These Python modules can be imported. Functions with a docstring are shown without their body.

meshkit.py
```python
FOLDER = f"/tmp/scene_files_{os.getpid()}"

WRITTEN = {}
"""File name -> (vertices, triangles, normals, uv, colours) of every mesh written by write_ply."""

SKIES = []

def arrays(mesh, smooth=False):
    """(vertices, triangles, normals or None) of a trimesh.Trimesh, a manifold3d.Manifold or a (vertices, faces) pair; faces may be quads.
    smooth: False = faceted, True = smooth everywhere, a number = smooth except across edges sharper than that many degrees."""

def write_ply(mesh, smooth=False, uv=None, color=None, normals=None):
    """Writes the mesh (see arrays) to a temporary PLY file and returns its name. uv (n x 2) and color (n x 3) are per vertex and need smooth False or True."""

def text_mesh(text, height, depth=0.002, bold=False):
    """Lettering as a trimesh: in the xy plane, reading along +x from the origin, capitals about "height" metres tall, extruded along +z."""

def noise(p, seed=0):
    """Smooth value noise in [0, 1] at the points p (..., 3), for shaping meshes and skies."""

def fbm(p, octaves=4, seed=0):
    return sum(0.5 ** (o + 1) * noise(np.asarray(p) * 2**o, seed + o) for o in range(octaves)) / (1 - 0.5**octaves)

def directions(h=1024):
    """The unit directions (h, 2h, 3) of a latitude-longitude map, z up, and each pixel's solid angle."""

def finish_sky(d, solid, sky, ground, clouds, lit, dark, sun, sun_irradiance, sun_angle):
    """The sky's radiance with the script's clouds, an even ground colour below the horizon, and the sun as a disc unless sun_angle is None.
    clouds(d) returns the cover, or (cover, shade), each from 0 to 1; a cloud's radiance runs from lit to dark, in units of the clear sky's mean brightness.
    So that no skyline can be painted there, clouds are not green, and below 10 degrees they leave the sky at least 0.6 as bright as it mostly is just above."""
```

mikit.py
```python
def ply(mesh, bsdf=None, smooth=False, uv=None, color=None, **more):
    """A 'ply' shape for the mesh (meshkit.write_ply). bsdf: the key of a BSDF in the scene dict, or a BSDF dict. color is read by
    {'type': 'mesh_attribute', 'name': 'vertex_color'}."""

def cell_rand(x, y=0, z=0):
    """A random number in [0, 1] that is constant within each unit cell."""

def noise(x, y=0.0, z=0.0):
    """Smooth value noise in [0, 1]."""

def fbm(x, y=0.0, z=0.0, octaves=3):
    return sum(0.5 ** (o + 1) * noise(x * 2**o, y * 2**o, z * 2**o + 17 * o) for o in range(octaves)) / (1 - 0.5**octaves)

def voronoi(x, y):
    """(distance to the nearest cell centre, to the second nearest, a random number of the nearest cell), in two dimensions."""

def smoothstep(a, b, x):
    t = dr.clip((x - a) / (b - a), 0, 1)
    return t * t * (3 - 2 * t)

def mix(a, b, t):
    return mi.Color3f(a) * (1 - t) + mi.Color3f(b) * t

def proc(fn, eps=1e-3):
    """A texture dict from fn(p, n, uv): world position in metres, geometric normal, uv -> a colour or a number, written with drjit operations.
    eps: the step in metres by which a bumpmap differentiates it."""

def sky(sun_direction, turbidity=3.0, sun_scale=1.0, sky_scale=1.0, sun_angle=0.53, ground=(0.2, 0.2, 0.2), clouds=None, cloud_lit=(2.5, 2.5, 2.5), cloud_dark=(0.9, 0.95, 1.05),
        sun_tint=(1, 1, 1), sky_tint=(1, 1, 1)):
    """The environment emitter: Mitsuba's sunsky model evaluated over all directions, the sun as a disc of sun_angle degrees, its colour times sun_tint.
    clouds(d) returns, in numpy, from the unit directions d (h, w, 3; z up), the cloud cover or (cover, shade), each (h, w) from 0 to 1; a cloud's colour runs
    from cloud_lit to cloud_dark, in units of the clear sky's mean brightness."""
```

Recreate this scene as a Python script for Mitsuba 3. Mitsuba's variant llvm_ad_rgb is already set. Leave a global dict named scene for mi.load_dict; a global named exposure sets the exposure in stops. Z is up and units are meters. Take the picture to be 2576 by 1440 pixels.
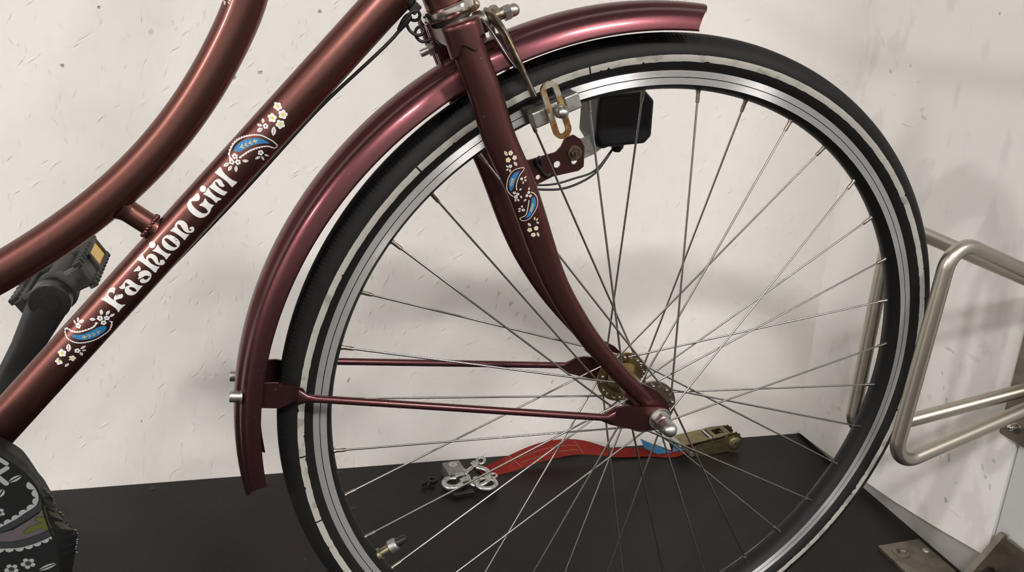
"""A maroon step-through bicycle, front wheel held in a steel wall rack, in a white-walled store room."""
import math
import numpy as np
import trimesh
import drjit as dr
import mitsuba as mi
import mikit
import meshkit
from scipy.interpolate import CubicSpline
from shapely.geometry import Polygon, Point, box as sbox, LineString
from shapely.ops import unary_union
from shapely import affinity

T = mi.ScalarTransform4f
scene, labels = {}, {}
rng = np.random.default_rng(7)

# ------------------------------------------------------------------ camera, lamps, exposure
CAM = np.array([-0.30709, -0.69904, 0.69331])
FWD = np.array([0.231009, 0.923466, -0.306342])
UP = np.array([0.0273453, 0.3085716, 0.950808])
scene['camera'] = {'type': 'perspective', 'fov_axis': 'x', 'fov': math.degrees(2 * math.atan(1288 / 2067.07)), 'near_clip': 0.05, 'far_clip': 50.0,
                   'to_world': T().look_at(origin=CAM.tolist(), target=(CAM + FWD).tolist(), up=UP.tolist())}
exposure = 1.7
# ceiling lamps: (centre x, y, z, length, width, direction 'x' or 'y', strength)
LAMPS = [(-5.0, -2.30, 2.36, 0.6, 0.20, 'x', 170.0),
         (-1.2, -2.30, 2.36, 0.6, 0.20, 'x', 72.0),
         (0.8, -2.30, 2.36, 0.6, 0.20, 'x', 72.0),
         (3.2, -2.30, 2.36, 0.6, 0.20, 'x', 72.0)]
LAMP_TINT = np.array([1.0, 0.965, 0.935])


# ------------------------------------------------------------------ helpers
def put(key, mesh, bsdf, smooth=35, uv=None, **more):
    base, n = key, 0
    while key in scene:
        n += 1
        key = f'{base}_{n:03d}'
    scene[key] = mikit.ply(mesh, bsdf, smooth=smooth, uv=uv, **more)
    return key


def tag(key, label=None, category=None, group=None, kind=None):
    d = labels.setdefault(key, {})
    for k, v in (('label', label), ('category', category), ('group', group), ('kind', kind)):
        if v:
            d[k] = v
    return key


def M(v, f):
    return trimesh.Trimesh(np.asarray(v, float), np.asarray(f, int), process=False)


def cat(*ms):
    return trimesh.util.concatenate([m for m in ms])


def grid_faces(n, m, wrap_n=False, wrap_m=True):
    """quads of an n x m vertex grid as triangles"""
    i, j = np.meshgrid(np.arange(n if wrap_n else n - 1), np.arange(m if wrap_m else m - 1), indexing='ij')
    i, j = i.ravel(), j.ravel()
    i2, j2 = (i + 1) % n, (j + 1) % m
    a, b, c, d = i * m + j, i2 * m + j, i2 * m + j2, i * m + j2
    return np.vstack([np.stack([a, b, c], 1), np.stack([a, c, d], 1)])


def fix(m):
    """outward normals for a closed mesh"""
    if m.volume < 0:
        m.invert()
    return m


def spline(pts, n):
    p = np.asarray(pts, float)
    s = np.r_[0, np.cumsum(np.linalg.norm(np.diff(p, axis=0), axis=1))]
    return CubicSpline(s, p)(np.linspace(0, s[-1], n))


def fillet(pts, r, k=10):
    """a polyline with its corners rounded"""
    p = [np.asarray(q, float) for q in pts]
    out = [p[0]]
    for a, b, c in zip(p[:-2], p[1:-1], p[2:]):
        u, w = (a - b) / np.linalg.norm(a - b), (c - b) / np.linalg.norm(c - b)
        ang = math.acos(np.clip(u @ w, -1, 1))
        t = r / math.tan(ang / 2)
        p0, p2 = b + u * t, b + w * t
        ctr = b + (u + w) / np.linalg.norm(u + w) * r / math.sin(ang / 2)
        v0, v2 = p0 - ctr, p2 - ctr
        om = math.acos(np.clip(v0 @ v2 / r / r, -1, 1))
        for q in np.linspace(0, 1, k):
            out.append(ctr + (math.sin((1 - q) * om) * v0 + math.sin(q * om) * v2) / math.sin(om))
    out.append(p[-1])
    return np.array(out)


def tube(pts, r, n=12, side=None, rb=None, caps=True, closed=False):
    """A tube along a polyline. side: a fixed vector across the path, then r is the half width across it in the path's plane and rb along side."""
    p = np.asarray(pts, float)
    k = len(p)
    r = np.broadcast_to(np.asarray(r, float), (k,))
    rb = r if rb is None else np.broadcast_to(np.asarray(rb, float), (k,))
    t = (np.roll(p, -1, 0) - np.roll(p, 1, 0)) if closed else np.gradient(p, axis=0)
    t /= np.linalg.norm(t, axis=1, keepdims=True)
    if side is not None:
        b = np.broadcast_to(np.asarray(side, float), (k, 3))
        a = np.cross(b, t)
        a /= np.linalg.norm(a, axis=1, keepdims=True)
        b = np.cross(t, a)
    else:
        a = np.zeros((k, 3))
        q = np.cross(t[0], [0.3, 0.2, 0.9])
        a[0] = q / np.linalg.norm(q)
        for i in range(1, k):
            q = a[i - 1] - t[i] * (a[i - 1] @ t[i])
            a[i] = q / np.linalg.norm(q)
        b = np.cross(t, a)
    th = np.arange(n) * 2 * math.pi / n
    v = p[:, None] + (r[:, None] * np.cos(th))[..., None] * a[:, None] + (rb[:, None] * np.sin(th))[..., None] * b[:, None]
    f = grid_faces(k, n, wrap_n=closed)
    v = v.reshape(-1, 3)
    if caps and not closed:
        v = np.vstack([v, p[:1], p[-1:]])
        j = np.arange(n)
        f = np.vstack([f, np.stack([j, (j + 1) % n, j * 0 + k * n], 1), np.stack([(k - 1) * n + (j + 1) % n, (k - 1) * n + j, j * 0 + k * n + 1], 1)])
    return fix(M(v, f))


def lathe(profile, axis0, axis1, n=32):
    """Turns (distance along the axis, radius) pairs about the axis from axis0 towards axis1."""
    o, d = np.asarray(axis0, float), np.asarray(axis1, float) - np.asarray(axis0, float)
    d /= np.linalg.norm(d)
    a = np.cross(d, [0.31, 0.22, 0.92]) if abs(d[2]) < 0.9 else np.cross(d, [1.0, 0.1, 0])
    a /= np.linalg.norm(a)
    b = np.cross(d, a)
    pr = [(profile[0][0], 0.0)] + list(profile) + [(profile[-1][0], 0.0)]
    th = np.arange(n) * 2 * math.pi / n
    v = np.vstack([o + h * d + max(r, 1e-6) * (np.cos(th)[:, None] * a + np.sin(th)[:, None] * b) for h, r in pr])
    m = M(v, grid_faces(len(pr), n))
    m.merge_vertices()
    m.update_faces(m.nondegenerate_faces())
    return fix(m)


def extrude(poly, origin, ex, ey, ez, z0, z1, bevel=0.0):
    """A shapely polygon laid in the plane (origin, ex, ey), given thickness along ez from z0 to z1."""
    parts = []
    for g in getattr(poly, 'geoms', [poly]):
        m = trimesh.creation.extrude_polygon(g, z1 - z0, engine='earcut')
        parts.append(m)
    m = cat(*parts)
    v = np.array(m.vertices)
    w = np.asarray(origin, float) + v[:, :1] * np.asarray(ex, float) + v[:, 1:2] * np.asarray(ey, float) + (v[:, 2:] + z0) * np.asarray(ez, float)
    return fix(M(w, m.faces))


def rbox(c, half, r=0.002, ex=(1, 0, 0), ey=(0, 1, 0), ez=(0, 0, 1)):
    """A box with rounded edges: centre, half sizes, radius, axes."""
    import manifold3d as m3
    h = np.asarray(half, float)
    r = min(r, h.min() * 0.95)
    s = m3.Manifold.sphere(r, 12)
    pts = [s.translate(tuple((h - r) * np.array(q))) for q in ((a, b, c_) for a in (-1, 1) for b in (-1, 1) for c_ in (-1, 1))]
    mm = m3.Manifold.batch_hull(pts).to_mesh()
    v = mm.vert_properties[:, :3]
    w = np.asarray(c, float) + v[:, :1] * np.asarray(ex, float) + v[:, 1:2] * np.asarray(ey, float) + v[:, 2:] * np.asarray(ez, float)
    return fix(M(w, mm.tri_verts))


def hexnut(o, d, af, h, dome=0.0, n=6):
    """Hexagonal nut from o along d; dome: height of an acorn cap on it."""
    o, d = np.asarray(o, float), np.asarray(d, float) / np.linalg.norm(d)
    R = af / math.sqrt(3)
    a = lathe([(0, R * 0.93), (h * 0.12, R), (h * 0.88, R), (h, R * 0.93)], o, o + d, 6)
    if dome:
        rr = af * 0.46
        prof = [(h, rr)] + [(h + dome - rr + rr * math.sin(q), rr * math.cos(q)) for q in np.linspace(0, math.pi / 2 - 0.02, 8)]
        a = cat(a, lathe(prof, o, o + d, 20))
    return a


# wheel frame (millimetres: x forward, y away from the camera, z up, origin in the hub) -> room
W = np.array([[0.99255, -0.073639, -0.097058], [0.067156, 0.995391, -0.068455], [0.101652, 0.061427, 0.992922]])
W = np.linalg.svd(W)[0] @ np.linalg.svd(W)[2]
HUB = np.array([0.0, 0.0, 0.3465])


def wm(mesh):
    return M(np.asarray(mesh.vertices) @ (W.T / 1000) + HUB, mesh.faces)


def bike(key, mesh, bsdf, smooth=35, uv=None):
    return put('bicycle__' + key, wm(mesh), bsdf, smooth, uv)


# ------------------------------------------------------------------ materials
def rgb(*c):
    return {'type': 'rgb', 'value': [float(x) for x in c]}


def mat(name, d):
    scene['mat_' + name] = d
    return 'mat_' + name


def principled(name, base, rough=0.4, metallic=0.0, **kw):
    b = base if isinstance(base, dict) else rgb(*base)
    return mat(name, {'type': 'twosided', 'bsdf': {'type': 'principled', 'base_color': b, 'roughness': rough, 'metallic': metallic, **kw}})


def spots(p, list_, ax0, ax1):
    """darkening from listed marks: (u, v, half length, half width, tilt, strength)"""
    out = mi.Float(0)
    for u, v, a, b, tilt, s in list_:
        du, dv = p[ax0] - u, p[ax1] - v
        c, sn = math.cos(tilt), math.sin(tilt)
        x, y = (du * c + dv * sn) / (a * .85), (dv * c - du * sn) / (b * .85)
        n = mikit.fbm(p[ax0] * 420, p[ax1] * 420, 3.0, 2)
        out = dr.maximum(out, s * mikit.smoothstep(1.25, 0.55, dr.sqrt(x * x + y * y) + 1.1 * (n - 0.5)))
    return out


def dents(u, v, g, seed, keep, ln, wd):
    """sparse short chips: one per kept cell of a square grid, turned at random"""
    out = mi.Float(0)
    cu, cv = dr.floor(u / g), dr.floor(v / g)
    for a in (-1, 0, 1):
        for b in (-1, 0, 1):
            x, y = cu + a, cv + b
            r1, r2, r3, r4 = (mikit.cell_rand(x, y, seed + k) for k in range(4))
            th = 1.35 + (r3 - 0.5) * 1.6
            du, dv = u - (x + r1) * g, v - (y + r2) * g
            c, s = dr.cos(th), dr.sin(th)
            lx, ly = du * c + dv * s, dv * c - du * s + (du * c + dv * s) * (du * c + dv * s) * 22.0 * (r4 - 0.5)
            k = dr.exp(-dr.square(lx / (ln * (0.4 + r4))) - dr.square(ly / wd))
            out = out + dr.select(r4 * 0.999 + 0.0005 < keep, 1.0, 0.0) * k
    return out


BACK_MARKS = [(-.616, .613, .0028, .0026, 0, .75), (-.565, .686, .002, .0018, 0, .7), (-.407, .605, .0042, .0024, .9, .85), (-.506, .659, .005, .003, 1, .35),
              (-.373, .612, .0038, .0032, .5, .6), (-.293, .694, .0026, .0024, 0, .7), (-.582, .407, .007, .0007, 1.3, .5), (-.473, .331, .006, .0006, 1.2, .4), (-.565, .105, .003, .0009, 1.2, .8),
              (.066, .132, .0045, .003, 1.2, .45), (.040, .173, .004, .002, 1, .4), (-.011, .270, .006, .0034, 1.1, .42), (-.031, .287, .005, .002, 1.1, .4), (0, .253, .005, .002, 1.2, .35),
              (-.051, .311, .005, .002, 1.1, .3), (.013, .246, .006, .002, 1.3, .28), (-.419, .174, .0028, .002, 1, .75), (-.263, .154, .005, .0026, 1.2, .6), (-.08, .30, .004, .003, .4, .3), (.03, .30, .005, .0016, 1.2, .3)]
RIGHT_MARKS = [(.224, .731, .0025, .0022, 0, .75), (.370, .659, .003, .0024, 0, .45), (.347, .638, .004, .003, 0, .22), (.411, .648, .004, .003, .5, .5), (.393, .616, .003, .002, 0, .35), (.440, .690, .010, .003, 1.1, .25),
               (.404, .493, .013, .001, .1, .3), (.355, .575, .018, .0012, .12, .38), (.322, .590, .007, .003, .3, .42), (.330, .600, .008, .003, -.4, .28), (.475, .563, .004, .003, 0, .3), (.320, .332, .012, .006, 1, .16), (.237, .287, .004, .003, 0, .3),
               (.183, .290, .012, .003, .05, .42), (.187, .253, .004, .002, 1.4, .6), (.179, .235, .004, .002, 1.4, .4), (.169, .218, .007, .003, 1.4, .45), (.163, .209, .009, .0032, 1.4, .5), (.218, .233, .005, .003, 1, .35), (.230, .202, .005, .003, 0, .3),
               (.142, .144, .009, .003, 1.4, .6), (.121, .118, .003, .003, 0, .3), (.131, .084, .0045, .0042, 0, .75), (.086, .163, .005, .003, 1, .4), (.079, .153, .004, .003, 0, .6), (.072, .180, .004, .003, 0, .4), (.158, .138, .006, .003, 1.2, .35), (.068, .144, .006, .0024, 1.3, .5),
               (.387, .099, .007, .006, 0, .35), (.410, .080, .006, .004, 0, .3), (.155, .273, .010, .014, 0, .16), (.125, .314, .014, .01, .2, .16), (.140, .296, .014, .004, .1, .2), (.113, .076, .02, .0012, .02, .3), (.20, .21, .006, .006, 0, .22), (.16, .15, .016, .012, 0, .14)]


def wall_back_color(p, n, uv):
    f = mikit.fbm(p.x * 3, p.z * 3, 1.0, 4)
    g = mikit.fbm(p.x * 26, p.z * 9, 5.0, 3)
    c = mikit.mix((.76, .735, .70), (.70, .68, .65), f * 0.8 + g * 0.25)
    return mikit.mix(c, (.20, .18, .165), spots(p, BACK_MARKS, 0, 2))


def wall_right_color(p, n, uv):
    f = mikit.fbm(p.y * 4, p.z * 4, 2.0, 4)
    g = mikit.smoothstep(.58, .75, mikit.fbm(p.y * 30, p.z * 16, 8.0, 4))
    c = mikit.mix(mikit.mix((.80, .785, .77), (.73, .72, .705), f), (.50, .49, .48), g * .30)
    return mikit.mix(c, (.19, .18, .175), .75 * spots(p, RIGHT_MARKS, 1, 2))


def wall_back_bump(p, n, uv):
    h = .0007 * mikit.fbm(p.x * 60, p.z * 22, 3.0, 3) + .0016 * mikit.fbm(p.x * 14, p.z * 8, 6.0, 3)
    h = h - .0008 * dents(p.x, p.z, .024, 3, .55, .006, .0008) + .0008 * dents(p.x + .01, p.z, .029, 17, .6, .006, .0010) - .0006 * dents(p.x + .02, p.z, .052, 31, .4, .013, .0006)
    return h - .0016 * spots(p, BACK_MARKS[:5] + BACK_MARKS[5:6], 0, 2)


def wall_right_bump(p, n, uv):
    return .00022 * mikit.fbm(p.y * 60, p.z * 40, 3.0, 3) + .0009 * mikit.fbm(p.y * 7, p.z * 6, 6.0, 3)


def bumped(name, color, fn, scale=1.0, eps=4e-4, rough=.75):
    return mat(name, {'type': 'bumpmap', 'arbitrary': mikit.proc(fn, eps), 'scale': scale,
                      'bsdf': {'type': 'principled', 'base_color': mikit.proc(color), 'roughness': rough, 'specular': .35}})


m_wall_back = bumped('wall_back', wall_back_color, wall_back_bump)
m_wall_right = bumped('wall_right', wall_right_color, wall_right_bump, rough=.6)
m_wall_other = mat('wall_other', {'type': 'twosided', 'bsdf': {'type': 'diffuse', 'reflectance': rgb(.66, .645, .62)}})
m_wall_dim = mat('wall_dim', {'type': 'twosided', 'bsdf': {'type': 'diffuse', 'reflectance': rgb(.40, .39, .375)}})
m_ceiling = mat('ceiling', {'type': 'twosided', 'bsdf': {'type': 'diffuse', 'reflectance': rgb(.74, .73, .71)}})
m_skirt = mat('skirt', {'type': 'twosided', 'bsdf': {'type': 'principled', 'base_color': mikit.proc(lambda p, n, uv: mikit.mix((.34, .325, .315), (.24, .23, .22), mikit.fbm(p.y * 30, p.z * 60, 1.0, 3))), 'roughness': .6}})
m_post = principled('post', (.50, .50, .505), .45)


def floor_color(p, n, uv):
    f = mikit.fbm(p.x * 6, p.y * 6, 1.0, 4)
    dust = mikit.smoothstep(.94, .98, mikit.noise(p.x * 330, p.y * 330, 2.0)) * mikit.smoothstep(.55, .7, mikit.fbm(p.x * 12, p.y * 12, 4.0, 3))
    c = mikit.mix((.0105, .0075, .0066), (.0082, .0060, .0053), f)
    return mikit.mix(c, (.055, .048, .043), dust * .6)


m_floor = mat('floor', {'type': 'twosided', 'bsdf': {'type': 'principled', 'base_color': mikit.proc(floor_color), 'specular': .22,
                                                       'roughness': mikit.proc(lambda p, n, uv: .34 + .16 * mikit.fbm(p.x * 9, p.y * 9, 7.0, 3))}})


def paint(name, base, rough=.30, metallic=.75, chips=.0):
    def color(p, n, uv):
        fl = mikit.cell_rand(p.x * 3300, p.y * 3300, p.z * 3300)
        c = mikit.mix(tuple(.86 * x for x in base), tuple(1.16 * x for x in base), fl)
        if chips:
            k = mikit.smoothstep(.90, .93, mikit.noise(p.x * 620, p.y * 620, p.z * 330)) * mikit.smoothstep(.52, .62, mikit.fbm(p.x * 24, p.y * 24, p.z * 24, 3))
            c = mikit.mix(c, (.34, .29, .27), k * chips)
        return c
    return mat(name, {'type': 'twosided', 'bsdf': {'type': 'principled', 'base_color': mikit.proc(color), 'roughness': rough, 'metallic': metallic, 'clearcoat': 1.0, 'clearcoat_gloss': .93}})


m_frame = paint('frame_paint', (.145, .050, .040), .35, .97)
m_fender = paint('fender_paint', (.100, .023, .029), .33, .95, .3)
m_fork = paint('fork_paint', (.098, .026, .026), .34, .92, .4)
m_stay = paint('stay_paint', (.092, .023, .025), .30, .92, .5)
m_rubber = mat('rubber', {'type': 'twosided', 'bsdf': {'type': 'principled', 'base_color': mikit.proc(lambda p, n, uv: mikit.mix((.0060, .0060, .0064), (.0100, .0099, .0097), mikit.fbm(p.x * 40, p.y * 40, p.z * 40, 3))), 'roughness': .58, 'specular': .20}})
m_rubber_black = principled('rubber_black', (.012, .012, .0125), .5, specular=.35)
m_plastic = principled('black_plastic', (.0085, .0085, .0092), .42, specular=.3)
m_pedal = mat('pedal_plastic', {'type': 'twosided', 'bsdf': {'type': 'principled', 'base_color': mikit.proc(lambda p, n, uv: mikit.mix((.016, .016, .015), (.06, .056, .05), mikit.smoothstep(.45, .75, mikit.fbm(p.x * 60, p.y * 60, p.z * 60, 4)))), 'roughness': .6}})
m_crank = principled('crank_black', (.014, .0145, .015), .42, specular=.5)
m_cable = principled('cable', (.010, .010, .011), .45)


def stripe_color(p, n, uv):
    k = mikit.smoothstep(.56, .72, mikit.fbm(p.x * 70, p.y * 70, p.z * 70, 4))
    return mikit.mix(mikit.mix((.36, .35, .315), (.29, .28, .25), mikit.fbm(p.x * 25, p.y * 25, p.z * 25, 3)), (.17, .16, .14), k * .7)


m_stripe = mat('reflex_stripe', {'type': 'twosided', 'bsdf': {'type': 'principled', 'base_color': mikit.proc(stripe_color), 'roughness': .5}})
m_rim = principled('rim_black', (.0075, .0075, .0078), .48, specular=.2)


def track_rough(p, n, uv):
    return .10 + .06 * mikit.noise(uv.x * 90, uv.y * 30, 2.0)


def track_color(p, n, uv):
    g = mikit.noise(uv.y * 260, uv.x * 14, 4.0)
    d = mikit.smoothstep(.66, .78, mikit.fbm(uv.x * 60, uv.y * 3, 9.0, 3))
    return mikit.mix(mikit.mix((.80, .79, .78), (.66, .65, .645), g), (.40, .385, .38), d * .3)


m_track = mat('brake_track', {'type': 'twosided', 'bsdf': {'type': 'blendbsdf', 'weight': .34,
    'dull': {'type': 'roughconductor', 'distribution': 'ggx', 'alpha_u': .035, 'alpha_v': .5, 'eta': rgb(1.35, 0.97, 0.62), 'k': rgb(7.4, 6.4, 5.3), 'specular_reflectance': mikit.proc(track_color)},
    'machined': {'type': 'diffuse', 'reflectance': rgb(.50, .485, .475)}}})


def metal(name, base, rough, worn=None, amount=.0, freq=60, metallic=1.0):
    if worn is None:
        return principled(name, base, rough, metallic)
    def color(p, n, uv):
        k = mikit.smoothstep(.42, .66, mikit.fbm(p.x * freq, p.y * freq, p.z * freq, 4))
        return mikit.mix(base, worn, k * amount)
    return mat(name, {'type': 'twosided', 'bsdf': {'type': 'principled', 'base_color': mikit.proc(color), 'roughness': rough, 'metallic': metallic}})


m_spoke = metal('spoke_steel', (.40, .388, .37), .27)
m_nipple = metal('nipple_brass', (.33, .30, .265), .38, (.20, .175, .15), .8, 300)
m_hub = metal('hub_tarnished', (.36, .28, .13), .36, (.20, .15, .08), .8, 90)
m_flange = metal('flange_steel', (.27, .24, .19), .42, (.16, .13, .09), .8, 120)
m_zinc = metal('zinc', (.50, .49, .475), .36, (.34, .325, .31), .8, 220)
m_chrome = metal('chrome', (.66, .645, .60), .16, (.40, .34, .22), .55, 110)
m_brake = metal('brake_steel', (.30, .27, .20), .40, (.16, .115, .065), .9, 160)


def rust_color(p, n, uv):
    a = mikit.smoothstep(.40, .56, mikit.fbm(p.x * 95, p.y * 95, p.z * 60, 4))
    b = mikit.smoothstep(.52, .66, mikit.fbm(p.x * 150, p.y * 150, p.z * 150 + 3, 4))
    return mikit.mix(mikit.mix((.46, .44, .385), (.36, .25, .11), a), (.22, .085, .028), b * .85)


m_plate = mat('rusty_plate', {'type': 'twosided', 'bsdf': {'type': 'principled', 'base_color': mikit.proc(rust_color), 'roughness': .42, 'metallic': .75}})
m_shoe = metal('shoe_alloy', (.46, .455, .43), .48, (.30, .29, .27), .7, 200)
m_stainless = metal('stainless', (.50, .46, .395), .34)
m_gold = metal('yellow_zinc', (.30, .262, .145), .44, (.19, .16, .085), .7, 90)
m_valve = metal('valve_brass', (.30, .27, .18), .42, (.20, .175, .11), .8, 200)
m_galv = metal('galvanised', (.58, .575, .56), .32, (.36, .35, .335), .8, 260)
m_galv_dull = metal('galvanised_dull', (.36, .355, .335), .5, (.24, .235, .225), .8, 180)
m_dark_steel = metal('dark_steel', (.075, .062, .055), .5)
m_bracket = metal('bracket_zinc', (.30, .27, .225), .5, (.22, .195, .165), .8, 60)
m_white = principled('print_white', (.62, .61, .595), .28)
m_blue = principled('print_blue', (.022, .15, .33), .3)
m_yellow = principled('print_yellow', (.55, .46, .11), .3)
m_greyblue = principled('print_greyblue', (.16, .21, .27), .3)
m_sprig = principled('print_gold', (.50, .41, .22), .3, .3)
m_cream = principled('print_cream', (.52, .48, .40), .3)


def webbing(base, dark):
    return lambda p, n, uv: mikit.mix(base, dark, .5 + .5 * dr.sin(uv.x * 6.2832 * 160) * dr.sin(uv.y * 6.2832 * 14)) * (0.85 + .3 * mikit.noise(p.x * 300, p.y * 300, p.z * 300))


m_web = mat('red_webbing', {'type': 'twosided', 'bsdf': {'type': 'diffuse', 'reflectance': mikit.proc(webbing((.20, .028, .022), (.145, .018, .015)))}})
m_tag_blue = principled('tag_blue', (.035, .145, .275), .6)
m_tag_white = principled('tag_white', (.62, .61, .60), .6)
m_thread = principled('thread', (.26, .12, .085), .7)
m_amber = principled('amber_reflector', (.86, .50, .03), .22, specular=.7)
m_case = mat('case_cloth', {'type': 'twosided', 'bsdf': {'type': 'principled', 'base_color': rgb(.0090, .0098, .0098), 'roughness': .55, 'specular': .16}})
m_case_white = principled('case_print_white', (.215, .225, .225), .5)
m_case_grey = principled('case_print_grey', (.019, .021, .022), .45)
m_case_lilac = principled('case_print_lilac', (.066, .055, .062), .5)
m_case_green = principled('case_print_green', (.055, .066, .012), .5)
m_case_shaded = principled('case_print_shaded', (.040, .031, .018), .5)  # the face print again, its shading on the fold put into the colour

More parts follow.
